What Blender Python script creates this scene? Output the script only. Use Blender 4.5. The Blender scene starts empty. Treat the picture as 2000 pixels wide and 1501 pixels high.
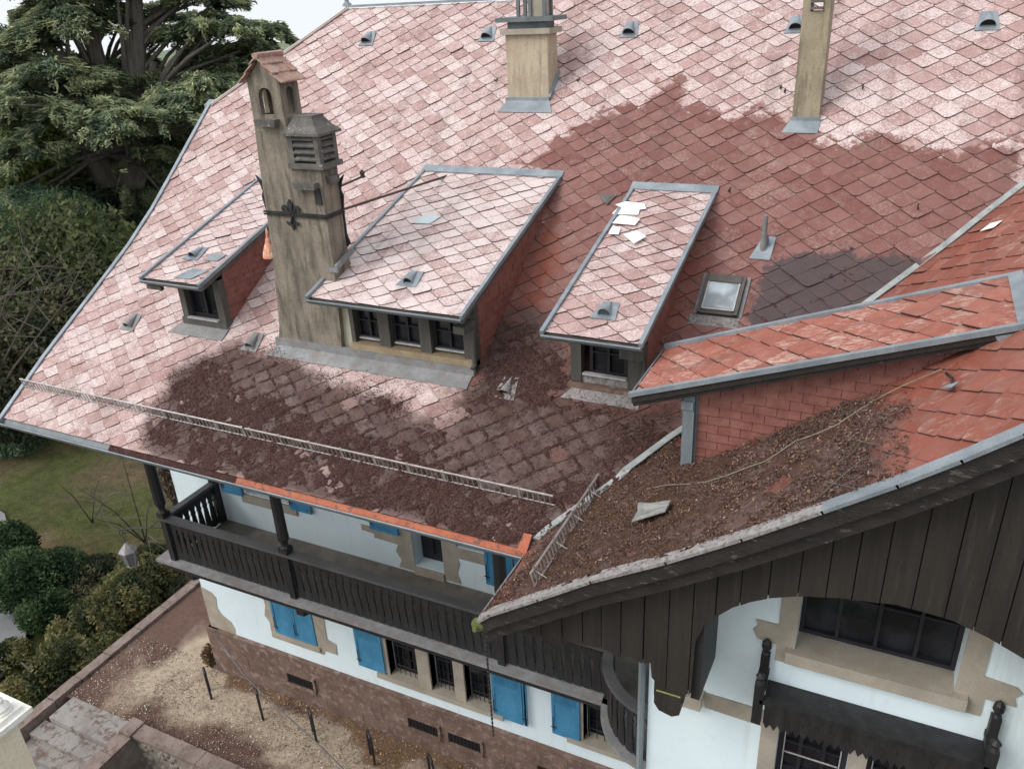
import bpy, math, random
import numpy as np
from math import radians, sin, cos, pi
random.seed(7)
rng = np.random.default_rng(11)

# ------------------------------------------------------------------ camera, sky, sun
FOC = 1586.28
def _rot(a, b, c):
    ca, sa, cb, sb, cc, sc = np.cos(a), np.sin(a), np.cos(b), np.sin(b), np.cos(c), np.sin(c)
    fwd = np.array([sa*cb, ca*cb, -sb]); right = np.array([ca, -sa, 0]); down = np.cross(fwd, right)
    return np.stack([cc*right+sc*down, -sc*right+cc*down, fwd], 1)
RC = _rot(-.465754009, .448232083, .0530224034)
scene = bpy.context.scene
cam_d = bpy.data.cameras.new('camera'); cam = bpy.data.objects.new('camera', cam_d)
scene.collection.objects.link(cam)
from mathutils import Matrix, Vector
_m = Matrix.Identity(4)
for i in range(3):
    _m[i][0] = RC[i][0]; _m[i][1] = -RC[i][1]; _m[i][2] = -RC[i][2]
cam.matrix_world = _m
cam_d.sensor_width = 36; cam_d.lens = 36*FOC/2000; cam_d.clip_start = .1; cam_d.clip_end = 6000
scene.camera = cam

SUN_EL, SUN_AZ = 46, 222          # overcast, light from high on the left, a little behind the ridge line
world = bpy.data.worlds.new('World'); scene.world = world; world.use_nodes = True
wn = world.node_tree.nodes; wl = world.node_tree.links
bg = wn['Background']; sky = wn.new('ShaderNodeTexSky'); sky.sky_type = 'NISHITA'; sky.sun_disc = False
sky.sun_elevation = radians(SUN_EL); sky.sun_rotation = radians(SUN_AZ)
sky.air_density = 1.0; sky.dust_density = 6.0; sky.ozone_density = 1.0
hs = wn.new('ShaderNodeHueSaturation'); hs.inputs['Saturation'].default_value = .34
tcw = wn.new('ShaderNodeTexCoord'); sp_ = wn.new('ShaderNodeSeparateXYZ'); mx_ = wn.new('ShaderNodeMath'); mx_.operation = 'MAXIMUM'; mx_.inputs[1].default_value = .06; cb_ = wn.new('ShaderNodeCombineXYZ')
wl.new(tcw.outputs['Generated'], sp_.inputs[0]); wl.new(sp_.outputs[0], cb_.inputs[0]); wl.new(sp_.outputs[1], cb_.inputs[1]); wl.new(sp_.outputs[2], mx_.inputs[0]); wl.new(mx_.outputs[0], cb_.inputs[2]); wl.new(cb_.outputs[0], sky.inputs[0])
wl.new(sky.outputs[0], hs.inputs['Color']); cl_ = wn.new('ShaderNodeMix'); cl_.data_type = 'RGBA'; cl_.inputs[0].default_value = .72; cl_.inputs[7].default_value = (4.1, 4.3, 4.5, 1)   # even cloud cover over the clear sky
wl.new(hs.outputs[0], cl_.inputs[6]); wl.new(cl_.outputs[2], bg.inputs[0]); bg.inputs[1].default_value = .15
sun_d = bpy.data.lights.new('sun', 'SUN'); sun_d.energy = .75; sun_d.angle = radians(28); sun_d.color = (1, .96, .9)
sun = bpy.data.objects.new('sun', sun_d); scene.collection.objects.link(sun)
_sd = Vector((sin(radians(SUN_AZ))*cos(radians(SUN_EL)), cos(radians(SUN_AZ))*cos(radians(SUN_EL)), sin(radians(SUN_EL))))
sun.rotation_euler = _sd.to_track_quat('Z', 'Y').to_euler()
scene.view_settings.view_transform = 'Standard'; scene.view_settings.look = 'None'
scene.view_settings.exposure = 0.9; scene.view_settings.gamma = 1

# ------------------------------------------------------------------ helpers
def ray(px, py): return RC @ np.array([(px-1000)/FOC, (py-750.5)/FOC, 1.])
def on(px, py, ax, val):          # the point of a plane of the building seen at a place of the survey photograph
    d = ray(px, py); return d*(val/d[ax])
PRO = np.array([(8.1, -7.05), (9.43, -6.17), (11.1, -5.17), (12.03, -4.6), (12.87, -4.0), (13.65, -3.36), (15.21, -2.05), (17.47, -.15)])
SL = np.concatenate([[0], np.cumsum(np.hypot(np.diff(PRO[:, 0]), np.diff(PRO[:, 1])))])
def mz(y): return np.interp(y, PRO[:, 0], PRO[:, 1])
def ms(y): return np.interp(y, PRO[:, 0], SL)
WPR = np.array([(-3.97, -6.93), (-3.8, -6.77), (-3.15, -6.32), (-2.5, -5.86), (-1.68, -5.36), (-.95, -4.87), (-.27, -4.38), (.29, -3.97), (.72, -3.63), (1.1, -3.31), (1.55, -2.95), (4.6, -.45)])
WSL = np.concatenate([[0], np.cumsum(np.hypot(np.diff(WPR[:, 0]), np.diff(WPR[:, 1])))])
def wz(x): return np.interp(x, WPR[:, 0], WPR[:, 1])
def ws(x): return np.interp(x, WPR[:, 0], WSL)
def hit(px, py, wing=False):
    d = ray(px, py); ts = np.linspace(1, 60, 24000); P = ts[:, None]*d
    s = P[:, 2]-(wz(P[:, 0]) if wing else mz(P[:, 1])); i = np.where((s[:-1] > 0) & (s[1:] <= 0))[0]
    return P[i[0]] if len(i) else P[np.argmin(np.abs(s))]

def vnoise(x, y, seed=0):
    x = np.asarray(x, float); y = np.asarray(y, float)
    xi = np.floor(x).astype(np.int64); yi = np.floor(y).astype(np.int64); xf = x-xi; yf = y-yi
    def h(a, b):
        n = (a*374761393 + b*668265263 + seed*982451653) & 0xffffffff
        n = ((n ^ (n >> 13))*1274126177) & 0xffffffff
        return ((n ^ (n >> 16)) & 0xffff)/65535.
    u = xf*xf*(3-2*xf); v = yf*yf*(3-2*yf)
    return (h(xi, yi)*(1-u)+h(xi+1, yi)*u)*(1-v)+(h(xi, yi+1)*(1-u)+h(xi+1, yi+1)*u)*v
def fbm(x, y, oct=4, seed=0):
    s = 0; a = .5; t = 0
    for k in range(oct):
        s = s+a*vnoise(np.asarray(x)*2**k, np.asarray(y)*2**k, seed+k); t += a; a *= .55
    return s/t
def sdf(poly, x, y):              # signed distance, positive inside
    poly = np.asarray(poly, float); x = np.asarray(x, float); y = np.asarray(y, float)
    d = np.full(x.shape, 1e9); ins = np.zeros(x.shape, bool); n = len(poly)
    for i in range(n):
        ax, ay = poly[i]; bx, by = poly[(i+1) % n]; ex, ey = bx-ax, by-ay
        t = np.clip(((x-ax)*ex+(y-ay)*ey)/(ex*ex+ey*ey+1e-12), 0, 1)
        d = np.minimum(d, np.hypot(x-ax-t*ex, y-ay-t*ey))
        c = ((ay > y) != (by > y)); xx = ax+(y-ay)*(ex)/((ey) if abs(ey) > 1e-9 else 1e-9)
        ins ^= c & (x < xx)
    return np.where(ins, d, -d)

class MB:
    def __init__(s): s.v = []; s.f = []; s.m = []; s.at = {}
    def add(s, vs, fs, m=0):
        o = len(s.v); s.v += [tuple(map(float, p)) for p in vs]; s.f += [tuple(i+o for i in f) for f in fs]; s.m += [m]*len(fs)
        return s
    def box(s, a, b, m=0):
        x0, y0, z0 = a; x1, y1, z1 = b
        return s.obox(((x0+x1)/2, (y0+y1)/2, (z0+z1)/2), (abs(x1-x0)/2, 0, 0), (0, abs(y1-y0)/2, 0), (0, 0, abs(z1-z0)/2), m)
    def obox(s, c, ux, uy, uz, m=0, taper=1.):
        c, ux, uy, uz = map(np.array, (c, ux, uy, uz)); vs = []
        for k in (-1, 1):
            t = taper if k > 0 else 1.
            for a, b in ((-1, -1), (1, -1), (1, 1), (-1, 1)): vs.append(c+a*ux*t+b*uy*t+k*uz)
        return s.add(vs, [(3, 2, 1, 0), (4, 5, 6, 7), (0, 1, 5, 4), (1, 2, 6, 5), (2, 3, 7, 6), (3, 0, 4, 7)], m)
    def prism(s, pts, ext, m=0, ms_=None):
        pts = [np.array(p, float) for p in pts]; ext = np.array(ext, float); n = len(pts)
        nrm = sum(np.cross(pts[i]-pts[0], pts[(i+1) % n]-pts[0]) for i in range(1, n-1))
        if np.dot(nrm, ext) > 0: pts = pts[::-1]
        o = len(s.v)
        s.add(pts+[p+ext for p in pts], [tuple(range(n)), tuple(range(2*n-1, n-1, -1))], m)
        s.f += [(o+i, o+n+i, o+n+(i+1) % n, o+(i+1) % n) for i in range(n)]; s.m += [m if ms_ is None else ms_]*n
        return s
    def tube(s, pts, r, n=8, m=0, cap=True):
        pts = [np.array(p, float) for p in pts]; N = len(pts)
        rr = r if hasattr(r, '__len__') else [r]*N; rings = []
        up = None
        for i, p in enumerate(pts):
            t = pts[min(i+1, N-1)]-pts[max(i-1, 0)]; t = t/(np.linalg.norm(t)+1e-9)
            if up is None:
                a = np.array([0, 0, 1.]) if abs(t[2]) < .9 else np.array([1., 0, 0]); up = a
            u = up-t*np.dot(up, t)
            if np.linalg.norm(u) < 1e-3: u = np.array([1., 0, 0])-t*t[0]
            u /= np.linalg.norm(u); up = u; w = np.cross(t, u)
            rings.append([p+rr[i]*(cos(2*pi*k/n)*u+sin(2*pi*k/n)*w) for k in range(n)])
        vs = [q for g in rings for q in g]; fs = []
        for i in range(N-1):
            for k in range(n):
                a = i*n+k; b = i*n+(k+1) % n; fs.append((a, b, b+n, a+n))
        if cap: fs += [tuple(range(n-1, -1, -1)), tuple(range((N-1)*n, N*n))]
        return s.add(vs, fs, m)
    def lathe(s, prof, c, n=10, m=0, ax=(0, 0, 1), rot=0.):
        c = np.array(c, float); ax = np.array(ax, float); ax /= np.linalg.norm(ax)
        u = np.cross(ax, [0, 1, 0] if abs(ax[1]) < .9 else [1, 0, 0]); u /= np.linalg.norm(u); w = np.cross(ax, u)
        vs = []; fs = []
        for r, h in prof:
            for k in range(n): a = 2*pi*k/n+rot; vs.append(c+ax*h+r*(cos(a)*u+sin(a)*w))
        for i in range(len(prof)-1):
            for k in range(n):
                a = i*n+k; b = i*n+(k+1) % n; fs.append((a, b, b+n, a+n))
        fs += [tuple(range(n-1, -1, -1)), tuple(range((len(prof)-1)*n, len(prof)*n))]
        return s.add(vs, fs, m)
    def sheet(s, A, B, th, m=0):  # ribbon between two polylines, thickened downward by th
        A = [np.array(p, float) for p in A]; B = [np.array(p, float) for p in B]; n = len(A); th = np.array(th, float)
        vs = A+B+[p-th for p in A]+[p-th for p in B]; fs = []
        for i in range(n-1):
            fs += [(i, i+1, n+i+1, n+i), (2*n+i+1, 2*n+i, 3*n+i, 3*n+i+1), (i+1, i, 2*n+i, 2*n+i+1), (n+i, n+i+1, 3*n+i+1, 3*n+i)]
        fs += [(0, n, 3*n, 2*n), (n-1, 3*n-1, 4*n-1, 2*n-1)]
        return s.add(vs, fs, m)
    def build(s, name, mats, parent=None, smooth=False, recalc=True):
        me = bpy.data.meshes.new(name); me.from_pydata(s.v, [], s.f)
        for mt in (mats if isinstance(mats, (list, tuple)) else [mats]): me.materials.append(mt)
        if len(set(s.m)) > 1 or (s.m and s.m[0]): me.polygons.foreach_set('material_index', s.m)
        for k, a in s.at.items():
            at = me.attributes.new(k, 'FLOAT_COLOR', 'POINT'); at.data.foreach_set('color', np.asarray(a, np.float32).ravel())
        if smooth: me.polygons.foreach_set('use_smooth', [True]*len(me.polygons))
        me.update()
        if recalc:
            import bmesh
            bm = bmesh.new(); bm.from_mesh(me); bmesh.ops.recalc_face_normals(bm, faces=bm.faces); bm.to_mesh(me); bm.free()
        o = bpy.data.objects.new(name, me); scene.collection.objects.link(o)
        if parent is not None: setpar(o, parent)
        return o
def np_mesh(name, V, F, mats, parent=None, attr=None, smooth=False, mi=None):
    me = bpy.data.meshes.new(name); V = np.asarray(V, np.float32); F = np.asarray(F, np.int32); k = F.shape[1]
    me.vertices.add(len(V)); me.vertices.foreach_set('co', V.ravel())
    me.loops.add(F.size); me.loops.foreach_set('vertex_index', F.ravel())
    me.polygons.add(len(F)); me.polygons.foreach_set('loop_start', np.arange(len(F), dtype=np.int32)*k)
    me.polygons.foreach_set('loop_total', np.full(len(F), k, np.int32))
    for mt in (mats if isinstance(mats, (list, tuple)) else [mats]): me.materials.append(mt)
    if mi is not None: me.polygons.foreach_set('material_index', np.asarray(mi, np.int32))
    for kk, a in (attr or {}).items():
        at = me.attributes.new(kk, 'FLOAT_COLOR', 'POINT'); at.data.foreach_set('color', np.asarray(a, np.float32).ravel())
    if smooth: me.polygons.foreach_set('use_smooth', np.ones(len(F), bool))
    me.update(calc_edges=True)
    o = bpy.data.objects.new(name, me); scene.collection.objects.link(o)
    if parent is not None: setpar(o, parent)
    return o
def wloc(o):
    p = np.array(o.location, float)
    if o.parent is not None: p = p+wloc(o.parent)
    return p
def setpar(o, parent):            # geometry is written in world coordinates; parents only translate
    o.parent = parent; o.location = Vector(tuple(-wloc(parent)))
def thing(name, label, cat, loc, group=None):
    o = bpy.data.objects.new(name, None); scene.collection.objects.link(o); o.location = loc; o.empty_display_size = .2
    tag(o, label, cat, group); return o
def tag(o, label=None, cat=None, group=None, kind=None):
    if label: o['label'] = label
    if cat: o['category'] = cat
    if group: o['group'] = group
    if kind: o['kind'] = kind
    return o

# ------------------------------------------------------------------ materials
class NT:
    def __init__(s, name):
        s.mat = bpy.data.materials.new(name); s.mat.use_nodes = True; s.t = s.mat.node_tree
        s.b = s.t.nodes['Principled BSDF']; s._c = None
    def n(s, ty, **kw):
        nd = s.t.nodes.new(ty)
        for k, v in kw.items(): setattr(nd, k, v)
        return nd
    def l(s, a, b): s.t.links.new(a, b)
    def co(s):
        if s._c is None: s._c = s.n('ShaderNodeTexCoord').outputs['Object']
        return s._c
    def mapped(s, scale, loc=(0, 0, 0), rot=(0, 0, 0)):
        m = s.n('ShaderNodeMapping'); m.inputs['Scale'].default_value = scale; m.inputs['Location'].default_value = loc; m.inputs['Rotation'].default_value = rot
        s.l(s.co(), m.inputs[0]); return m.outputs[0]
    def noise(s, scale, detail=4, rough=.6, vec=None, dist=0.):
        nd = s.n('ShaderNodeTexNoise'); nd.inputs['Scale'].default_value = scale; nd.inputs['Detail'].default_value = detail
        nd.inputs['Roughness'].default_value = rough; nd.inputs['Distortion'].default_value = dist
        s.l(vec if vec is not None else s.co(), nd.inputs['Vector']); return nd.outputs['Fac']
    def math(s, op, a, b=None, c=None, clamp=False):
        nd = s.n('ShaderNodeMath', operation=op, use_clamp=clamp)
        for i, x in enumerate((a, b, c)):
            if x is None: continue
            if isinstance(x, (int, float)): nd.inputs[i].default_value = x
            else: s.l(x, nd.inputs[i])
        return nd.outputs[0]
    def step(s, x, lo, hi, a=0., b=1.):
        nd = s.n('ShaderNodeMapRange', interpolation_type='SMOOTHSTEP'); s.l(x, nd.inputs[0])
        for i, v in zip((1, 2, 3, 4), (lo, hi, a, b)):
            if isinstance(v, (int, float)): nd.inputs[i].default_value = v
            else: s.l(v, nd.inputs[i])
        return nd.outputs[0]
    def mix(s, f, a, b):
        nd = s.n('ShaderNodeMix', data_type='RGBA')
        for i, x in ((0, f), (6, a), (7, b)):
            if isinstance(x, (int, float)): nd.inputs[i].default_value = x
            elif isinstance(x, tuple): nd.inputs[i].default_value = (*x, 1)
            else: s.l(x, nd.inputs[i])
        return nd.outputs[2]
    def attr(s, name):
        a = s.n('ShaderNodeAttribute', attribute_name=name); sp = s.n('ShaderNodeSeparateColor'); s.l(a.outputs['Color'], sp.inputs[0])
        return sp.outputs[0], sp.outputs[1], sp.outputs[2], a.outputs['Alpha']
    def out(s, col, rough=.7, metal=0., bump=None, bd=.01, spec=.4):
        if isinstance(col, tuple): s.b.inputs['Base Color'].default_value = (*col, 1)
        else: s.l(col, s.b.inputs['Base Color'])
        if isinstance(rough, (int, float)): s.b.inputs['Roughness'].default_value = rough
        else: s.l(rough, s.b.inputs['Roughness'])
        s.b.inputs['Metallic'].default_value = metal; s.b.inputs['Specular IOR Level'].default_value = spec
        if bump is not None:
            bp = s.n('ShaderNodeBump'); bp.inputs['Distance'].default_value = bd; bp.inputs['Strength'].default_value = 1; s.l(bump, bp.inputs['Height']); s.l(bp.outputs[0], s.b.inputs['Normal'])
        return s.mat

def mat_simple(name, c1, c2, scale=6., rough=.75, bump=.004, fine=60., metal=0., c3=None, t3=(.62, .72), stretch=(1, 1, 1)):
    t = NT(name); v = t.mapped(stretch); a = t.noise(scale, 5, .6, v); f = t.noise(fine, 3, .6, v)
    col = t.mix(t.step(a, .3, .7), c1, c2)
    col = t.mix(t.math('MULTIPLY', t.step(f, .45, .75), .35), col, tuple(x*.55 for x in c1))
    if c3: col = t.mix(t.step(t.noise(scale*2.3, 6, .7, t.mapped(stretch, (3, 5, 9))), t3[0], t3[1]), col, c3)
    return t.out(col, rough, metal, f, bump)

def mat_tile(name, wing=False):
    t = NT(name); r1, r2, r3, ea = t.attr('tile'); wet, moss, grey, red = t.attr('mask')
    n_big = t.noise(.9, 3, .5); n_mid = t.noise(7, 5, .65); n_fine = t.noise(38, 7, .82, dist=.5); n_ed = t.noise(5, 7, .75, t.mapped((1, 1, 1), (7, 3, 1)))
    n_f2 = t.noise(120, 3, .8)
    if wing: n_fine = t.math('ADD', t.math('MULTIPLY', n_fine, .35), t.math('MULTIPLY', t.noise(30, 6, .8, t.mapped((.28, 1, .28)), .4), .65))
    ed = t.math('SUBTRACT', n_ed, .5)
    W = t.step(t.math('ADD', t.math('ADD', wet, t.math('MULTIPLY', ed, .9)), t.math('MULTIPLY', t.math('SUBTRACT', r3, .5), .3)), -.05, .08)
    M = t.step(t.math('ADD', moss, t.math('MULTIPLY', ed, .8)), -.25, .25)
    G = t.step(t.math('ADD', grey, t.math('MULTIPLY', ed, .8)), -.02, .1)
    O = t.step(t.math('ADD', red, t.math('MULTIPLY', ed, 1.6)), -.15, .5)
    if wing:
        dry = t.mix(r1, (.25, .08, .055), (.31, .11, .08)); wetc = t.mix(r1, (.2, .058, .038), (.25, .082, .057))
    else:
        dry = t.mix(r1, (.3, .175, .16), (.4, .26, .245)); wetc = t.mix(r1, (.155, .058, .05), (.215, .1, .088))
    base = t.mix(W, dry, wetc)
    base = t.mix(t.math('MULTIPLY', O, .75), base, t.mix(r2, (.3, .075, .035), (.26, .09, .06)))
    base = t.mix(t.math('MULTIPLY', t.step(n_mid, .4, .75), .4), base, t.mix(W, (.46, .34, .32) if not wing else (.38, .19, .15), (.24, .16, .14)))
    # worn white bloom, heavier on some slates, gathering in patches
    th = t.math('ADD', t.math('MULTIPLY', r2, -.11), .585 if not wing else .63)
    th = t.math('ADD', th, t.math('MULTIPLY', n_big, -.14)); th = t.math('ADD', th, t.math('MULTIPLY', n_mid, -.16)); th = t.math('ADD', th, .15)
    th = t.math('ADD', th, t.math('MULTIPLY', W, .07 if not wing else .03))
    L = t.step(n_fine, t.math('SUBTRACT', th, .06), t.math('ADD', th, .05))
    L = t.math('MULTIPLY', L, t.step(n_f2, .3, .6, .65, 1.))
    L = t.math('MULTIPLY', L, t.math('SUBTRACT', 1, t.math('MULTIPLY', O, .6)))
    L = t.math('MULTIPLY', L, t.math('SUBTRACT', 1, t.math('MULTIPLY', M, .75)))
    L = t.math('MULTIPLY', L, .74)
    base = t.mix(L, base, t.mix(W, (.72, .65, .635) if not wing else (.58, .46, .4), (.35, .25, .22) if not wing else (.45, .3, .25)))
    base = t.mix(t.math('MULTIPLY', M, t.math('SUBTRACT', .95, t.math('MULTIPLY', t.step(r3, .9, .93), .45))), base, t.mix(t.step(n_ed, .38, .62), (.05, .027, .022), t.mix(r2, (.08, .047, .039), (.125, .092, .086))))
    base = t.mix(t.math('MULTIPLY', G, .93), base, t.mix(n_mid, (.05, .036, .036), (.08, .063, .064)))
    rough = t.step(W, 0, 1, .62, .46); rough = t.math('SUBTRACT', rough, t.math('MULTIPLY', n_mid, .1))
    base = t.mix(t.math('MULTIPLY', t.step(t.math('ADD', ea, t.math('MULTIPLY', ed, .04)), .015, .07, 1., 0.), .55), base, (.07, .045, .042))
    st_ = t.noise(1, 4, .6, t.mapped((2.6, .5, .5) if not wing else (.5, 2.6, .5)))
    base = t.mix(t.math('MULTIPLY', t.step(st_, .5, .68), .3), base, (.12, .07, .06))
    return t.out(base, rough, 0, t.math('ADD', n_fine, t.math('MULTIPLY', n_mid, .6)), .004, .2)

M_TILE = mat_tile('weathered_diamond_slate'); M_WTILE = mat_tile('red_diamond_slate', True)
M_EDGE = mat_simple('dark_slate_joint', (.03, .02, .018), (.055, .034, .03), 9)
M_CHEEK = mat_simple('red_cheek_tile', (.17, .06, .046), (.25, .1, .08), 5., .6, .002, 40, c3=(.1, .035, .028), t3=(.55, .8))
M_ZINC = mat_simple('weathered_zinc', (.18, .21, .235), (.28, .315, .345), 3., .5, .002, 50, .25, c3=(.2, .22, .24))
M_ZINCD = mat_simple('dark_zinc', (.11, .13, .14), (.17, .19, .2), 4., .55, .002, 40, .2)
M_LEAD = mat_simple('dull_grey_lead', (.17, .175, .18), (.26, .27, .275), 3., .65, .003, 30, .1, c3=(.2, .155, .14), t3=(.45, .7))
M_MLEAD = mat_simple('mossy_lead', (.2, .185, .18), (.29, .28, .28), 9., .85, .003, 80, c3=(.11, .08, .07), t3=(.48, .66))
M_ORANGE = mat_simple('orange_primed_gutter', (.3, .07, .03), (.4, .11, .045), 4., .6, .002, 30, c3=(.09, .045, .035), t3=(.52, .66))
def mat_wall():
    t = NT('white_render'); a = t.noise(1.2, 5, .6); f = t.noise(80, 3, .6); d = t.noise(1, 5, .65, t.mapped((7, 7, .3))); g = t.noise(3.5, 6, .7)
    col = t.mix(t.step(a, .3, .7), (.64, .75, .8), (.69, .79, .83)); col = t.mix(t.math('MULTIPLY', t.step(d, .54, .72), .3), col, (.42, .45, .44)); col = t.mix(t.math('MULTIPLY', t.step(g, .58, .72), .22), col, (.48, .5, .48))
    return t.out(col, .88, 0, t.math('ADD', f, g), .005)
M_WHITE = mat_wall(); _unused = (lambda *a, **k: None)('white_render', (.64, .75, .8), (.69, .79, .83), 1.2, .85, .004, 70, c3=(.56, .64, .67), t3=(.5, .9), stretch=(1.6, 1.6, .5))
M_STONE = mat_simple('beige_dressed_stone', (.3, .265, .215), (.39, .35, .29), 2.5, .85, .004, 40, c3=(.22, .19, .155), t3=(.6, .8))
M_SAND = mat_simple('red_sandstone_plinth', (.125, .078, .06), (.19, .125, .098), 2.2, .9, .02, 22, c3=(.27, .21, .185), t3=(.5, .66))
M_WOOD = mat_simple('black_stained_wood', (.012, .012, .013), (.026, .025, .026), 8, .55, .003, 50, stretch=(1, 1, .15))
M_BROWN = mat_simple('dark_brown_boards', (.018, .015, .0135), (.031, .026, .0225), 2.2, .6, .003, 25, c3=(.06, .054, .05), t3=(.55, .85), stretch=(4, 4, .22))
M_FASCIA = mat_simple('peeling_brown_fascia', (.016, .014, .013), (.03, .024, .022), 3, .6, .006, 25, c3=(.085, .072, .062), t3=(.6, .64), stretch=(1, 1, 2.5))
M_RAIL = mat_simple('grey_worn_handrail', (.05, .05, .053), (.085, .083, .085), 3, .6, .002, 40, stretch=(.3, 1, 1))
M_BLUE = mat_simple('blue_shutter_paint', (.04, .19, .34), (.07, .26, .43), 3.5, .6, .003, 30, c3=(.12, .3, .42), t3=(.55, .85), stretch=(1, 1, .4))
M_BLUESHADE = mat_simple('blue_shutter_louvre_shade', (.012, .05, .1), (.02, .08, .15), 5)  # darker copy of the blue, paints the shade between louvre slats
M_FLOOR = mat_simple('gallery_concrete', (.12, .112, .1), (.19, .175, .15), 2.2, .85, .004, 30, c3=(.1, .07, .055), t3=(.55, .75))
M_IRON = mat_simple('black_iron', (.012, .012, .014), (.03, .03, .033), 6, .5, .002, 30)
M_SNOW = mat_simple('galvanised_wire', (.3, .29, .28), (.42, .41, .4), 10, .5, .001, 60, .4)
M_GUARD = mat_simple('rusty_galvanised_wire', (.26, .235, .22), (.4, .37, .35), 10, .6, .001, 60, .3)
M_UNLIT = mat_simple('unlit_interior_paint', (.006, .006, .007), (.012, .01, .01), 3)  # near-black colour stands in for the shade inside rooms, vents and grilles
M_FRAME = mat_simple('dark_window_frame', (.014, .013, .018), (.024, .022, .028), 6, .45)
M_FRAMEW = mat_simple('pale_worn_sill', (.33, .33, .33), (.45, .44, .43), 9, .7, c3=(.1, .09, .08))
M_POST = mat_simple('olive_grey_post', (.06, .057, .05), (.1, .093, .082), 3, .7, .004, 30, stretch=(2, 2, .3))
M_POSTG = mat_simple('blue_grey_post', (.12, .15, .17), (.2, .23, .25), 2.2, .6, .004, 30, c3=(.3, .33, .35), stretch=(2, 2, .3))
M_TERRA = mat_simple('terracotta', (.5, .2, .12), (.62, .3, .2), 6, .75, .004, 30, c3=(.7, .55, .47), t3=(.5, .65))
M_RTILE = mat_simple('chimney_roof_tile', (.3, .14, .1), (.44, .27, .22), 9, .8, .006, 30, c3=(.33, .31, .27), t3=(.5, .6))
M_BARK = mat_simple('grey_brown_bark', (.1, .088, .075), (.17, .15, .13), 3, .95, .03, 14, stretch=(2, 2, .3))
M_TWIG = mat_simple('bare_twig', (.07, .06, .05), (.12, .1, .08), 5, .9)
M_CREAM = mat_simple('cream_painted_stone', (.74, .64, .48), (.83, .76, .62), 1.5, .8, .004, 25, c3=(.85, .83, .78), t3=(.58, .7))
M_CREAMW = mat_simple('cream_white_stone', (.8, .77, .7), (.86, .84, .8), 6, .8, .006, 30)
M_WIRE = mat_simple('grey_cable', (.07, .075, .09), (.1, .11, .13), 6, .5)
M_PALEWIRE = mat_simple('pale_green_cable', (.19, .18, .13), (.26, .25, .18), 6, .6)

def mat_plaster(name, c1, c2, streak, crack=.5):
    t = NT(name); a = t.noise(2.2, 5, .6); st = t.noise(4, 5, .65, t.mapped((2.2, 2.2, .35))); f = t.noise(30, 5, .7)
    col = t.mix(t.step(a, .3, .7), c1, c2)
    col = t.mix(t.math('MULTIPLY', t.step(st, .42, .68), .8), col, streak)
    col = t.mix(t.math('MULTIPLY', t.step(f, .52, .7), .45), col, tuple(x*.45 for x in streak))
    return t.out(col, .9, 0, t.math('ADD', f, st), .012)
M_CH1 = mat_plaster('sooty_stained_render', (.175, .15, .12), (.27, .23, .18), (.07, .062, .054))
M_CH2 = mat_plaster('tan_chimney_render', (.4, .33, .24), (.47, .4, .3), (.3, .25, .185))
M_CH3 = mat_plaster('lichen_spotted_render', (.27, .235, .165), (.36, .31, .22), (.14, .125, .09))
M_SLAB = mat_simple('grey_stone_louvre', (.085, .08, .073), (.15, .142, .128), 6, .9, .01, 30, c3=(.42, .41, .38), t3=(.62, .68))

def mat_glass(name, tint):
    t = NT(name); n = t.noise(3, 2, .5)
    m = t.out(t.mix(t.step(n, .4, .65), tuple(x*.5 for x in tint), tint), .12, 0, None, spec=.3); return m
M_GLASS = mat_glass('dark_window_glass', (.022, .024, .03))
M_SKYL = mat_glass('skylight_glass', (.42, .48, .52))

def mat_litter(name, a, b, c):
    t = NT(name); n1 = t.noise(3.5, 5, .7); n2 = t.noise(38, 6, .8); n3 = t.noise(110, 3, .7)
    col = t.mix(t.step(n1, .35, .65), a, b); col = t.mix(t.step(n2, .42, .62), tuple(x*.4 for x in a), col)
    col = t.mix(t.math('MULTIPLY', t.step(n3, .58, .72), .6), col, c)
    return t.out(col, .95, 0, t.math('ADD', n2, t.math('MULTIPLY', n3, .5)), .02, .15)
M_MOSS = mat_litter('brown_moss', (.1, .05, .043), (.14, .082, .074), (.19, .125, .112))
M_MOSS2 = mat_litter('mossy_needle_litter', (.125, .066, .04), (.15, .105, .097), (.24, .16, .1))

def mat_attr_leaf(name, rough=.75, sub=.0):
    t = NT(name); a = t.n('ShaderNodeAttribute', attribute_name='col'); t.l(a.outputs['Color'], t.b.inputs['Base Color'])
    t.b.inputs['Roughness'].default_value = rough; t.b.inputs['Specular IOR Level'].default_value = .2
    if sub:
        tr = t.n('ShaderNodeBsdfTranslucent'); t.l(a.outputs['Color'], tr.inputs[0]); ms2 = t.n('ShaderNodeMixShader'); ms2.inputs[0].default_value = sub
        t.l(t.b.outputs[0], ms2.inputs[1]); t.l(tr.outputs[0], ms2.inputs[2]); t.l(ms2.outputs[0], t.t.nodes['Material Output'].inputs[0])
    return t.mat
M_LEAF = mat_attr_leaf('leaf', .75, .35); M_DEBRIS = mat_attr_leaf('debris', .9)

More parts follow.
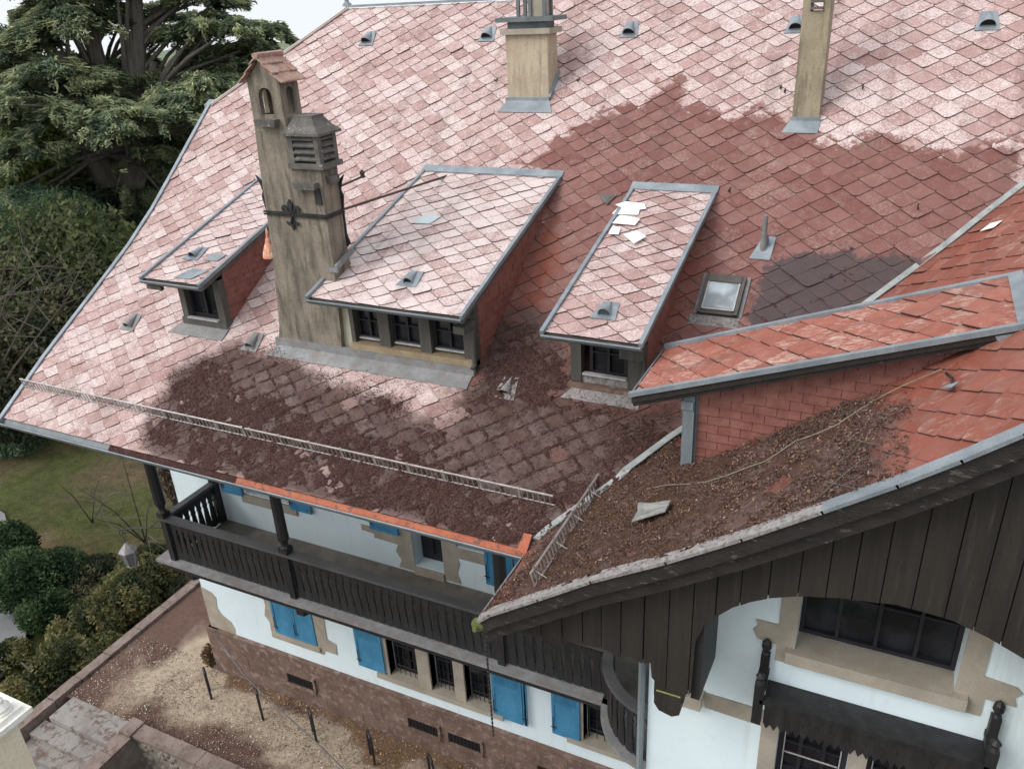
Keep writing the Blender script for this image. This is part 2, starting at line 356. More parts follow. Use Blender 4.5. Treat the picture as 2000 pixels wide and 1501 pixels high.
# ------------------------------------------------------------------ traced stains on the two roof slopes
def polyhit(pts, wing=False):
    o = []
    for p in pts:
        P = hit(*p, wing=wing); o.append((P[0], ms(P[1])) if not wing else (P[1], ws(P[0])))
    return o
WET = polyhit([(1000, 322), (1060, 292), (1110, 258), (1180, 215), (1250, 205), (1285, 165), (1330, 160), (1352, 205), (1400, 235), (1440, 218), (1480, 202), (1540, 235), (1600, 265), (1640, 290), (1690, 255), (1750, 262), (1790, 292), (1860, 300), (1920, 285), (1999, 268), (1999, 560), (1700, 800), (1330, 900), (1060, 1000), (960, 900), (925, 760), (930, 640), (1050, 420), (1075, 352)])
MOSSP = polyhit([(275, 850), (318, 780), (338, 725), (400, 692), (470, 665), (520, 690), (580, 700), (640, 745), (700, 765), (780, 790), (810, 815), (880, 808), (895, 765), (925, 745), (935, 700), (958, 625), (1010, 600), (1070, 612), (1110, 680), (1125, 740), (1112, 778), (1230, 800), (1325, 790), (1345, 860), (1250, 960), (1100, 1060), (1020, 1092), (960, 1072), (480, 952), (300, 902)])
THIN = polyhit([(860, 830), (930, 770), (1060, 790), (1180, 810), (1230, 850), (1130, 930), (1000, 975), (900, 930), (850, 880)])
THIN2 = polyhit([(430, 690), (520, 700), (700, 780), (860, 850), (840, 890), (700, 840), (560, 800), (450, 760)])
RUST = polyhit([(1180, 830), (1255, 835), (1250, 890), (1215, 910), (1180, 880)])
RUST2 = polyhit([(1105, 940), (1180, 935), (1175, 985), (1100, 985)])
GREYP = polyhit([(1450, 650), (1478, 560), (1495, 515), (1545, 492), (1620, 490), (1640, 472), (1690, 500), (1740, 490), (1790, 497), (1825, 540), (1800, 600), (1700, 640), (1560, 690)])
REDP = polyhit([(1060, 400), (1010, 500), (985, 600), (1060, 622), (1090, 560), (1110, 470), (1100, 400)])
REDP2 = polyhit([(1330, 470), (1300, 600), (1290, 680), (1360, 640), (1390, 540), (1400, 450)])
WMOSS = polyhit([(955, 1195), (1040, 1080), (1110, 985), (1190, 925), (1320, 850), (1352, 905), (1500, 848), (1600, 805), (1700, 765), (1762, 812), (1735, 850), (1745, 900), (1722, 950), (1755, 975), (1740, 1000), (1600, 1020), (1500, 1060), (1300, 1112), (1150, 1160)], True)

def masks_main(u, s):
    rd = np.maximum(sdf(REDP, u, s), sdf(REDP2, u, s)); rd = np.maximum(rd, np.maximum(sdf(RUST, u, s), sdf(RUST2, u, s)))
    return np.stack([sdf(WET, u, s), sdf(MOSSP, u, s), sdf(GREYP, u, s), rd], -1)
def masks_wing(u, s):
    z = np.full(np.shape(u), -5.)
    return np.stack([z+5.3, sdf(WMOSS, u, s), z, z], -1)

def clip(poly, planes):           # planes: (a,b,c) keep a*x+b*y<=c
    for a, b, c in planes:
        out = []; n = len(poly)
        for i in range(n):
            p = poly[i]; q = poly[(i+1) % n]; dp = a*p[0]+b*p[1]-c; dq = a*q[0]+b*q[1]-c
            if dp <= 0: out.append(p)
            if (dp < 0 < dq) or (dq < 0 < dp): t = dp/(dp-dq); out.append((p[0]+t*(q[0]-p[0]), p[1]+t*(q[1]-p[1])))
        poly = out
        if len(poly) < 3: return []
    return poly

def tiled(name, mats, parent, pos, u0, u1, s0, s1, wx, ds, planes, mask, keep=None, offu=0., offs=0., th=.014, wear=0.):
    """overlapping diamond slates: pos(u,s,h) gives the point h above the deck"""
    V = []; F = []; MI = []; TI = []; MK = []
    nr0 = int(math.floor((s0-offs)/ds))-3; nr1 = int(math.ceil((s1-offs)/ds))
    for r in range(nr0, nr1+1):
        sb = offs+r*ds
        for k in range(int((u0-offu)/wx)-2, int((u1-offu)/wx)+3):
            uc = offu+k*wx+(wx/2 if r % 2 else 0)
            if keep is not None and not keep(uc, sb+ds): continue
            j = [random.gauss(0, .0045) for _ in range(4)]
            hw = wx/2-.004
            po = [(uc-.034, sb+j[0]), (uc+.034, sb+j[1]), (uc+hw, sb+ds-.035+j[2]), (uc+hw, sb+ds+.03), (uc+.02, sb+2*ds+.02), (uc-.02, sb+2*ds+.02), (uc-hw, sb+ds+.03), (uc-hw, sb+ds-.035+j[3])]
            po = clip(po, planes+[(0, -1, -s0), (0, 1, s1), (-1, 0, -u0), (1, 0, u1)])
            if len(po) < 3: continue
            lift = .026+abs(random.gauss(0, .005))+(.012 if random.random() < .03 else 0); tl = random.gauss(0, .018); n = len(po); o = len(V)
            cx = sum(p[0] for p in po)/n; cy = sum(p[1] for p in po)/n
            def hh(u, s): return lift-.058*(s-sb)+tl*(u-uc)
            P2 = po+[(cx, cy)]
            for (u, s) in P2: V.append(pos(u, s, hh(u, s)))
            for (u, s) in po: V.append(pos(u, s, hh(u, s)-th))
            for i in range(n): F.append((o+i, o+(i+1) % n, o+n)); MI.append(0)
            for i in range(n):
                a, b = o+i, o+(i+1) % n; F.append((b, a, o+n+1+i, o+n+1+(i+1) % n)); MI.append(1)
            tv = (random.random(), min(1.6, random.random()+wear), random.random(), 1); TI += [tv[:3]+(0.,)]*n+[tv]+[tv[:3]+(0.,)]*n; MK += P2+po
    mb = MB(); mb.v = [tuple(p) for p in V]; mb.f = F; mb.m = MI
    MK = np.array(MK); mb.at = {'tile': np.array(TI), 'mask': mask(MK[:, 0], MK[:, 1])}
    return mb.build(name, mats, parent, recalc=False)

def mpos(u, s, h):
    y = float(np.interp(s, SL, PRO[:, 0])); z = float(mz(y)); e = .25
    dz = (float(mz(min(y+e, 17.47)))-float(mz(max(y-e, 8.1)))); dy = min(y+e, 17.47)-max(y-e, 8.1); L = math.hypot(dy, dz)
    return (u, y-dz/L*h, z+dy/L*h)
def wpos(u, s, h):
    x = float(np.interp(s, WSL, WPR[:, 0])); z = float(wz(x)); e = .2
    a, b = max(x-e, -3.97), min(x+e, 4.6); dz = float(wz(b)-wz(a)); dx = b-a; L = math.hypot(dx, dz)
    return (x-dz/L*h, u, z+dx/L*h)

# ================================================================== THE HOUSE
house = thing('country_house', 'large white alpine style house with stained red slate roof, dormers and black wooden gallery', 'house', (-6, 12, -16))
XL = -15.23
# roof deck (solid slab under the slates) with the half-hip
def deck():
    b = MB(); ys = [8.25]+list(PRO[1:, 0]); A = []; B = []
    for y in ys:
        z = mz(y)-.012
        x = XL if y <= 15.21 else XL+(y-15.21)/(17.47-15.21)*(15.23-12.6)
        A.append((x, y, z)); B.append((12.0, y, z))
    b.sheet(A, B, (0, 0, .16))
    # back slope and half-hip
    b.sheet([(-12.6, 17.5, -.17), (-15.23, 19.8, -2.06), (-15.23, 26.8, -7.05)], [(12, 17.5, -.17), (12, 19.8, -2.06), (12, 26.8, -7.05)], (0, 0, .16))
    b.prism([(-12.62, 17.49, -.18), (-15.22, 15.23, -2.07), (-15.22, 19.78, -2.07)], (.1, 0, -.14))
    return b.build('roof_deck', M_WOOD, house)
deck()
S_HIP = float(ms(15.21)); S_TOP = float(SL[-1])
hk = (15.23-12.6)/(S_TOP-S_HIP)
def keep_main(u, s):
    y = float(np.interp(s, SL, PRO[:, 0])); z = float(mz(y))
    if u > -3.97 and wz(u) > z+.25: return False
    return True
roof = tiled('tiled_roof', [M_TILE, M_EDGE], house, mpos, XL+.02, 7.0, .15, S_TOP-.02, .447, .177, [(-1, hk, -XL+hk*S_HIP)], masks_main, keep_main, offu=-.06, offs=.085)
# wing roof
WY0, WY1 = 6.68, 16.5
b = MB(); A = [(x, WY0, wz(x)-.014) for x in WPR[:, 0]]; B = [(x, WY1, wz(x)-.014) for x in WPR[:, 0]]
b.sheet(A, B, (0, 0, .14)); b.sheet([(4.6, WY0, -.47), (13.0, WY0, -6.9)], [(4.6, WY1, -.47), (13.0, WY1, -6.9)], (0, 0, .14)); b.build('wing_roof_deck', M_WOOD, house)
def keep_wing(u, s):
    x = float(np.interp(s, WSL, WPR[:, 0])); return not (u > 8.1 and mz(u) > wz(x)+.22)
tiled('wing_tiled_roof', [M_WTILE, M_EDGE], house, wpos, WY0+.06, 15.5, .02, float(WSL[-1])-.02, .5, .205, [], masks_wing, keep_wing, offu=.03, offs=.03, th=.018)

# facade walls of the house
YW, YWW = 11.15, 7.9
GZ = -16.0
def wall_with_openings(x0, x1, z0, z1, y, th, holes, name, mt):
    xs = sorted(set([x0, x1]+[h[0] for h in holes]+[h[1] for h in holes])); zs = sorted(set([z0, z1]+[h[2] for h in holes]+[h[3] for h in holes]))
    b = MB(); F = {}
    vid = {}
    def V(i, j, k):
        if (i, j, k) not in vid: vid[(i, j, k)] = len(b.v); b.v.append((xs[i], y+(th if k else 0), zs[j]))
        return vid[(i, j, k)]
    def solid(i, j):
        if i < 0 or j < 0 or i >= len(xs)-1 or j >= len(zs)-1: return False
        cx = (xs[i]+xs[i+1])/2; cz = (zs[j]+zs[j+1])/2
        return not any(h[0] < cx < h[1] and h[2] < cz < h[3] for h in holes)
    for i in range(len(xs)-1):
        for j in range(len(zs)-1):
            if not solid(i, j): continue
            b.f.append((V(i, j, 0), V(i+1, j, 0), V(i+1, j+1, 0), V(i, j+1, 0))); b.f.append((V(i, j, 1), V(i, j+1, 1), V(i+1, j+1, 1), V(i+1, j, 1)))
            if not solid(i-1, j): b.f.append((V(i, j, 0), V(i, j+1, 0), V(i, j+1, 1), V(i, j, 1)))
            if not solid(i+1, j): b.f.append((V(i+1, j, 0), V(i+1, j, 1), V(i+1, j+1, 1), V(i+1, j+1, 0)))
            if not solid(i, j-1): b.f.append((V(i, j, 0), V(i, j, 1), V(i+1, j, 1), V(i+1, j, 0)))
            if not solid(i, j+1): b.f.append((V(i, j+1, 0), V(i+1, j+1, 0), V(i+1, j+1, 1), V(i, j+1, 1)))
    b.m = [0]*len(b.f)
    return b.build(name, mt, house)
H_MAIN = [(-12.42, -11.2, -9.82, -8.5), (-8.06, -7.36, -10.55, -8.6), (-7.02, -6.4, -9.78, -8.6), (-9.12, -8.32, -14.0, -12.5), (-8.0, -7.38, -14.0, -12.5), (-7.12, -6.48, -14.0, -12.5), (-4.38, -3.4, -13.95, -12.5)]
wall_with_openings(-14.75, -2.16, -14.5, -6.0, YW, .45, H_MAIN, 'facade_wall', M_WHITE)
b = MB(); b.box((-14.75, YW+.45, -14.5), (-14.3, 24, -5.2)); b.box((-14.75, 23.6, -14.5), (11.5, 24, -5.9))
b.prism([(-14.7, 11.6, -5.6), (-14.7, 23.6, -5.6), (-14.7, 19.5, -2.4), (-14.7, 15.5, -2.4)], (.4, 0, 0)); b.build('side_wall', M_WHITE, house)
# near-black sheet behind the openings, its colour standing in for unlit rooms
b = MB(); b.box((-14.2, YW+.5, -14.4), (-2.2, YW+.6, -6.2)); b.build('unlit_room_sheet', M_UNLIT, house)
# plinth
b = MB(); b.box((-14.84, YW-.09, GZ-.6), (-2.1, YW+.4, -14.5))
for i in range(26):   # capping blocks and rough courses
    x = -14.84+i*.5; b.box((x+.002, YW-.11-.012*random.random(), -14.53), (x+.498, YW-.05, -14.497+.0))
for r in range(3):
    x = -14.83
    while x < -2.3:
        w = random.uniform(.35, .75); b.box((x+.003, YW-.112-random.random()*.012, -14.54-r*.46-.447), (min(x+w-.003, -2.12), YW-.05, -14.54-r*.46-.003)); x += w
b.box((-14.86, YW-.1, GZ-.6), (-14.5, 24, -14.5)); plinth = b.build('plinth', M_SAND, house)
# cellar grilles in the plinth
for x0, x1 in ((-12.25, -11.45), (-8.7, -7.9), (-7.62, -6.8), (-5.4, -4.6)):
    b = MB(); b.box((x0, YW-.14, -15.32), (x1, YW-.128, -15.02), 1)
    for k in range(9):
        x = x0+(k+.5)*(x1-x0)/9; b.tube([(x, YW-.165, -15.3), (x, YW-.165, -15.04)], .009, 5)
    b.box((x0-.06, YW-.19, -15.4), (x1+.06, YW-.12, -15.33), 2); b.box((x0-.06, YW-.17, -15.01), (x1+.06, YW-.12, -14.95), 2)
    b.box((x0-.07, YW-.17, -15.33), (x0, YW-.12, -15.01), 2); b.box((x1, YW-.17, -15.33), (x1+.07, YW-.12, -15.01), 2)
    b.build('cellar_grille', [M_IRON, M_UNLIT, M_SAND], house)

def stonepoly(b, pts, y, th=.02, m=0): b.prism([(x, y, z) for x, z in pts], (0, -th, 0), m)
# corner quoins, lower and upper
b = MB()
stonepoly(b, [(-14.76, -14.49), (-14.76, -13.2), (-14.42, -13.28), (-14.3, -13.42), (-14.36, -13.75), (-14.24, -13.95), (-13.98, -14.1), (-13.9, -14.3), (-13.93, -14.49)], YW, .012)
b.build('corner_quoin', M_STONE, house)
# rough stone at the upper corner of the gable wall, overgrown by a dry creeper
b = MB()
for k in range(34):
    x = -14.95+random.random()*.3; z = -10.7+random.random()*1.9; b.lathe([(.02, -.1), (.13, -.05), (.15, .02), (.08, .09), (.01, .12)], (x, YW+.15+random.random()*.3, z), 6, 0, (random.random()-.5, -1, random.random()-.5), random.random()*6)
b.build('rough_corner_stone', M_SLAB, house)

# window makers ---------------------------------------------------
def wframe(name, x0, x1, z0, z1, y, cols, rows, parent, mt=M_FRAME, fw=.045, bars=False, glass=M_GLASS):
    b = MB()
    b.box((x0, y-.03, z0), (x0+fw, y+.03, z1)); b.box((x1-fw, y-.03, z0), (x1, y+.03, z1)); b.box((x0+fw, y-.028, z0), (x1-fw, y+.03, z0+fw)); b.box((x0+fw, y-.028, z1-fw), (x1-fw, y+.03, z1))
    for i in range(1, cols): x = x0+(x1-x0)*i/cols; b.box((x-fw*.4, y-.026, z0+fw), (x+fw*.4, y+.02, z1-fw))
    for j in range(1, rows): z = z0+(z1-z0)*j/rows; b.box((x0+fw, y-.02, z-.012), (x1-fw, y+.02, z+.012))
    w = b.build(name, mt, parent)
    p = MB(); p.box((x0+fw*.7, y+.032, z0+fw*.7), (x1-fw*.7, y+.04, z1-fw*.7)); p.build('pane', glass, w)
    if bars:
        g = MB()
        for k in range(6):
            x = x0+(k+.5)*(x1-x0)/6; g.tube([(x, y-.14, z0+.01), (x, y-.14, z1)], .009, 5)
        for z in (z0+.25, z0+.85): g.tube([(x0, y-.14, z), (x1, y-.14, z)], .008, 5)
        g.build('security_bars', M_IRON, w)
    return w
def shutter(x0, x1, z0, z1, y, louv=.35, full=False):
    b = MB(); w = x1-x0; zt = z1-.07; zl = z1-.07-(z1-z0-.14)*(1. if full else louv)
    b.box((x0, y-.022, z0), (x1, y, z1)); f = y-.022
    b.box((x0, f-.014, z0), (x0+.06, f, z1)); b.box((x1-.06, f-.014, z0), (x1, f, z1))
    b.box((x0+.06, f-.014, z0), (x1-.06, f, z0+.08)); b.box((x0+.06, f-.014, z1-.07), (x1-.06, f, z1)); b.box((x0+.06, f-.013, zl-.06), (x1-.06, f, zl))
    k = zl+.02
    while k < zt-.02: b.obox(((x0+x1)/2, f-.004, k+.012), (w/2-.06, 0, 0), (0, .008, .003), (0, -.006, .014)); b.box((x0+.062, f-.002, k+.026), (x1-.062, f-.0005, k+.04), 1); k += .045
    for zz in (z0+.18, z1-.2): b.box((x0-.03, f-.02, zz), (x0+.1, f-.0135, zz+.02), 2)
    b.tube([(x0+.03, f-.03, z0+.12), (x0+.03, f-.03, z0+.5)], .008, 5, 2)
    return b.build('shutter', [M_BLUE, M_BLUESHADE, M_IRON], house)
YS = YW-.03
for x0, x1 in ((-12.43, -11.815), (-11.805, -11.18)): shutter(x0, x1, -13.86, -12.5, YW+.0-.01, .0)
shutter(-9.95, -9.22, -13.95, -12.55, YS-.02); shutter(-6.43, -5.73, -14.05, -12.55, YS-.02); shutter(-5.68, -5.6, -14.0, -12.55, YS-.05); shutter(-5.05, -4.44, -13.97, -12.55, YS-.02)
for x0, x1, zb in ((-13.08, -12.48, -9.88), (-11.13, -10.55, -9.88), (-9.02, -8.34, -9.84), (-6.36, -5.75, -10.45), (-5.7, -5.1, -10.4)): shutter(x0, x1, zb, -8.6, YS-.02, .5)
# lower stone surrounds
b = MB()
stonepoly(b, [(-12.44, -13.87), (-12.44, -12.5), (-12.66, -12.5), (-12.62, -13.1), (-12.72, -13.45), (-12.6, -13.6), (-12.62, -14.1), (-11.05, -14.1), (-10.98, -13.95), (-10.62, -13.95), (-10.6, -13.62), (-10.85, -13.55), (-10.82, -12.5), (-11.17, -12.5), (-11.17, -13.87)], YW-.002, .02)
b.box((-12.55, YW-.07, -14.0), (-11.1, YW-.02, -13.88))
b.build('window_surround', M_STONE, house)
b = MB()
for x0, x1 in ((-8.32, -8.0), (-7.38, -7.12)): b.box((x0, YW-.05, -14.0), (x1, YW+.2, -12.45))
for x0, x1 in ((-9.2, -9.12), (-6.48, -6.44)): b.box((x0, YW-.03, -14.0), (x1, YW+.2, -12.45))
b.box((-9.45, YW-.1, -14.13), (-6.2, YW+.3, -13.992)); b.build('mullion_surround', M_STONE, house)
b = MB(); b.box((-4.72, YW-.1, -14.07), (-3.2, YW+.3, -13.942)); b.box((-4.44, YW-.03, -13.95), (-4.38, YW+.2, -12.45)); b.build('window_sill', M_STONE, house)
for x0, x1 in ((-9.12, -8.32), (-8.0, -7.38), (-7.12, -6.48), (-4.38, -3.4)): wframe('window', x0, x1, -14.0 if x0 < -5 else -13.95, -12.5, YW+.26, 2, 4, house, bars=True)
# upper storey: door, windows with stone
b = MB()
stonepoly(b, [(-12.55, -9.84), (-12.55, -10.06), (-11.0, -10.06), (-11.0, -9.84)], YW-.001, .05)
b.build('window_sill', M_STONE, house)
b = MB()
stonepoly(b, [(-8.06, -10.7), (-8.06, -8.6), (-8.32, -8.6), (-8.32, -9.84), (-9.3, -9.84), (-9.3, -9.98), (-9.0, -10.0), (-9.0, -10.1), (-8.42, -10.12), (-8.5, -10.3), (-8.38, -10.5), (-8.46, -10.7)], YW-.001, .018)
stonepoly(b, [(-7.36, -10.7), (-6.98, -10.7), (-7.06, -10.45), (-6.98, -10.2), (-7.02, -10.06), (-6.38, -10.06), (-6.38, -9.8), (-7.02, -9.8), (-7.02, -8.6), (-7.36, -8.6)], YW-.001, .018)
b.box((-8.06, YW-.06, -10.74), (-7.36, YW+.4, -10.56)); b.build('door_surround', M_STONE, house)
b = MB(); b.box((-8.05, YW+.3, -10.55), (-7.37, YW+.36, -8.6)); b.box((-7.95, YW+.27, -10.4), (-7.75, YW+.3, -9.5)); b.box((-7.68, YW+.27, -10.4), (-7.47, YW+.3, -9.5)); b.build('balcony_door', M_FRAME, house)
for x0, x1 in ((-12.42, -11.2), (-7.02, -6.4)): wframe('window', x0, x1, -9.82 if x0 < -9 else -9.78, -8.5, YW+.2, 2, 2, house)
# ------------------------------------------------------------------ gallery
GY = 9.62
b = MB(); b.box((-13.72, 9.44, -10.87), (-3.2, YW, -10.8), 1); b.box((-13.6, 9.5, -11.02), (-3.2, YW, -10.872), 0)
arc = [(-2.2+1.07*cos(a), 9.65+1.07*sin(a)) for a in np.linspace(pi, 1.5*pi, 14)]
for r0, r1, za, zb, m in ((.0, 1.2, -10.87, -10.8, 1), (0, 1.06, -11.02, -10.872, 0)):
    ps = [(-2.2+r1*cos(a), 9.65+r1*sin(a)) for a in np.linspace(pi+.02, 1.5*pi, 14)]+[(-2.2, 9.65)]
    b.prism([(x, y, za) for x, y in ps], (0, 0, zb-za), m)
b.box((-3.2, 9.65, -10.87), (-2.2, YW, -10.8), 1)
gal = b.build('gallery', [M_WOOD, M_LEAD], house)
b = MB(); b.box((-13.25, 9.72, -10.798), (-2.2, YW-.005, -10.75)); b.build('gallery_floor', M_FLOOR, gal)
def rail_path():
    P = [(-13.3, YW-.05), (-13.3, GY)]+[(x, GY) for x in (-3.3,)]
    return P
b = MB()
b.box((-13.38, GY-.1, -9.74), (-3.27, GY+.08, -9.67)); b.box((-13.38, GY+.08, -9.745), (-13.22, YW-.02, -9.672))
A = [(-2.2+1.17*cos(a), 9.65+1.17*sin(a), -9.675) for a in np.linspace(pi, 1.5*pi, 16)]; B = [(-2.2+1.0*cos(a), 9.65+1.0*sin(a), -9.675) for a in np.linspace(pi, 1.5*pi, 16)]
b.sheet(A, B, (0, 0, .075)); b.build('handrail', M_RAIL, gal)
def baluster(b, c, ax, w=.168, th=.028):
    c = np.array(c, float); ax = np.array(ax, float); nn = np.cross(ax, [0, 0, 1])*th
    z0, z1 = -10.76, -9.745; h = z1-z0
    prof = [(0, 0.0, .3), (0, .04, .49), (0, .2, .49), (0, .24, .40), (0, .3, .44), (0, .62, .27), (0, .68, .42), (0, .72, .30), (0, .78, .38), (0, .83, .49), (0, 1., .49)]
    L = [c+ax*(-p[2]*w)+np.array([0, 0, z0+p[1]*h]) for p in prof]; R = [c+ax*(p[2]*w)+np.array([0, 0, z0+p[1]*h]) for p in prof]
    n = len(prof); vs = [p-nn/2 for p in L+R]+[p+nn/2 for p in L+R]; fs = []
    for i in range(n-1):
        fs += [(i, i+1, n+i+1, n+i), (2*n+i, 3*n+i, 3*n+i+1, 2*n+i+1), (i, 2*n+i, 2*n+i+1, i+1), (n+i, n+i+1, 3*n+i+1, 3*n+i)]
    b.add(vs, fs)
b = MB(); x = -13.1
while x < -3.35: baluster(b, (x, GY, 0), (1, 0, 0)); x += .174
y = GY+.2
while y < YW-.1: baluster(b, (-13.3, y, 0), (0, 1, 0)); y += .174
for a in np.linspace(pi+.1, 1.5*pi-.08, 9): baluster(b, (-2.2+1.07*cos(a), 9.65+1.07*sin(a), 0), (-sin(a), cos(a), 0))
b.build('balustrade', M_WOOD, gal)
b = MB()
for x in (-13.3, -10.0, -5.31, -3.3): b = MB(); b.box((x-.07, GY-.07, -10.8), (x+.07, GY+.065, -9.742)); b.build('newel_post', M_WOOD, gal)
b = MB(); b.box((-13.37, YW-.16, -10.8), (-13.23, YW-.003, -9.6)); b.build('newel_post', M_WOOD, gal)
def gpost(x, y):
    b = MB(); b.lathe([(.10, 0), (.10, .12), (.075, .16), (.07, .22), (.12, .34), (.115, .5), (.10, 2.2), (.10, 3.2)], (x, y, -9.67), 8, 0, rot=pi/8)
    b.box((x-.1, y-.1, -9.67), (x+.1, y+.1, -9.56)); b.build('gallery_post', M_WOOD, gal)
for x in (-13.3, -10.0, -5.25): gpost(x, GY)
for x in (-12.9, -9.9, -5.9):
    b = MB(); b.prism([(x-.09, 9.55, -11.02), (x-.09, 9.55, -11.2), (x-.09, 9.75, -11.28), (x-.09, YW, -11.5), (x-.09, YW, -11.02)], (.18, 0, 0)); b.build('corbel', M_WOOD, gal)
b = MB()
b.prism([(-2.5, 8.7, -11.02), (-2.5, 8.75, -11.2), (-2.5, 9.3, -12.2), (-2.5, 10.2, -12.4), (-2.5, 11.1, -12.4), (-2.5, 11.1, -11.02)], (.3, 0, 0))
b.build('corbel', M_WOOD, gal)
# eave beam and soffit rafters
b = MB(); b.box((-14.6, 9.54, -6.62), (-4.3, 9.7, -6.42)); b.build('eave_beam', M_WOOD, house)

# ------------------------------------------------------------------ gutters
def gutter(name, P0, P1, out, r=.085, mats=None, segs=None, parent=house):
    """half-round gutter from P0 to P1, 'out' is the horizontal direction away from the roof"""
    P0 = np.array(P0, float); P1 = np.array(P1, float); out = np.array(out, float); b = MB()
    segs = segs or [(0, 1, 0)]
    for t0, t1, m in segs:
        A0 = P0+(P1-P0)*t0; A1 = P0+(P1-P0)*t1
        for i in range(8):
            a0 = pi*i/8; a1 = pi*(i+1)/8
            q = [A0+out*r*cos(a)+np.array([0, 0, -r*sin(a)]) for a in (a0, a1)]+[A1+out*r*cos(a)+np.array([0, 0, -r*sin(a)]) for a in (a1, a0)]
            b.add(q, [(0, 1, 2, 3)], m)
            q2 = [p+((p-(A0 if j < 2 else A1))/r)*.006 for j, p in enumerate(q)]; b.add(q2, [(3, 2, 1, 0)], 0)
    b.tube([P0+out*r, P1+out*r], .013, 6, 1)
    for P in (P0, P1):
        b.add([P]+[P+out*(r+.006)*cos(pi*i/8)+np.array([0, 0, -(r+.006)*sin(pi*i/8)]) for i in range(9)], [tuple(range(10))], 0)
    return b.build(name, mats, parent, recalc=False)
g = gutter('gutter', (-15.3, 8.19, -7.01), (-4.05, 8.19, -7.01), (0, -1, 0), .1, [M_ZINCD, M_ZINC, M_ORANGE, M_MOSS], [(0, .27, 0), (.27, .53, 3), (.53, 1, 2)])
b = MB(); b.box((-15.25, 8.215, -7.16), (-4.0, 8.25, -7.01)); b.build('fascia_board', M_WOOD, house)
b = MB()
for x0, x1, m in ((-15.25, -12.3, 0), (-12.3, -9.3, 1), (-9.3, -4.0, 2)):
    b.sheet([(x0, 8.37, -6.875), (x0, 8.29, -6.925), (x0, 8.165, -7.05)], [(x1, 8.37, -6.875), (x1, 8.29, -6.925), (x1, 8.165, -7.05)], (0, 0, .008), m)
b.build('eave_apron', [M_ZINCD, M_MOSS, M_ORANGE], house)
# orange loose tile piece at the inner corner
# wing gutter
gutter('wing_gutter', (-3.94, WY0+.02, -6.95), (-3.94, 9.2, -6.95), (-1, 0, 0), .085, [M_MLEAD, M_MLEAD, M_MLEAD], [(0, 1, 0)])
b = MB(); b.lathe([(.02, 0), (.085, .0), (.085, .06), (.03, .08), (.03, .14)], (-4.0, WY0+.03, -6.99), 12, 0, (0, -1, 0)); b.build('gutter_end', mat_simple('green_moss', (.08, .1, .03), (.14, .15, .05), 12, .95), house)
b = MB()
for k in range(26): b.lathe([(.004, 0), (.016, .02), (.016, .05), (.004, .07)], (-3.97, WY0+.1, -7.15-k*.075), 6)
b.build('rain_chain', M_IRON, house)

# ------------------------------------------------------------------ edges of the main roof
def ridgestrip(pts, w, h, name, mt, ref=(0, 0, 1)):
    b = MB()
    for p, q in zip(pts[:-1], pts[1:]):
        p = np.array(p, float); q = np.array(q, float); d = q-p; L = np.linalg.norm(d); d /= L
        r = np.array(ref, float); r = r-d*np.dot(r, d); r /= np.linalg.norm(r); s = np.cross(d, r)
        b.obox((p+q)/2, d*(L/2+.01), s*w/2, r*h/2)
    return b.build(name, mt, house)
vp = [(XL-.03, y, float(mz(y))+.01) for y in PRO[:-1, 0]]
ridgestrip(vp, .09, .1, 'verge_flashing', M_ZINC)
ridgestrip([(XL, 15.21, -2.03), (-12.6, 17.47, -.12)], .2, .05, 'hip_capping', mat_simple('pale_hip_cap', (.5, .44, .4), (.62, .55, .5), 6, .8))
ridgestrip([(-12.6, 17.49, -.1), (12, 17.49, -.1)], .16, .05, 'ridge_capping', M_ZINC)
b = MB(); b.lathe([(.12, 0), (.1, .06), (.05, .1), (.045, .35), (.09, .42), (.03, .5), (.02, .9)], (-12.62, 17.49, -.1), 8); b.build('ridge_finial', M_ZINC, house)
b = MB(); b.obox((-15.3, 15.3, -2.03), (.16, 0, 0), (0, .1, .05), (0, 0, .03)); b.build('verge_end_cap', M_ZINC, house)
# valley metal: follows the crease between the two roofs
VY = []
for y in np.linspace(8.35, 15.5, 90):
    z = float(mz(y)); x = float(np.interp(z, WPR[:, 1], WPR[:, 0])); VY.append((x, y, z))
def valley():
    b = MB(); A = []; B = []
    for x, y, z in VY:
        up_ = .05 if 9.35 < y < 10.3 else 0; A.append((x-.08, y+.0, float(mz(y))+.055+up_)); xx = x+.06; B.append((xx, y-.02, float(wz(xx))+.055+up_))
    C = [(x, y, z+.05+(.05 if 9.35 < y < 10.3 else 0)) for x, y, z in VY]
    b.sheet(A, C, (0, 0, .02)); b.sheet(C, B, (0, 0, .02)); return b
valley().build('valley_flashing', mat_simple('dull_valley_zinc', (.24, .26, .26), (.36, .38, .37), 4, .7, .003, 40, c3=(.14, .12, .1), t3=(.55, .7)), house)

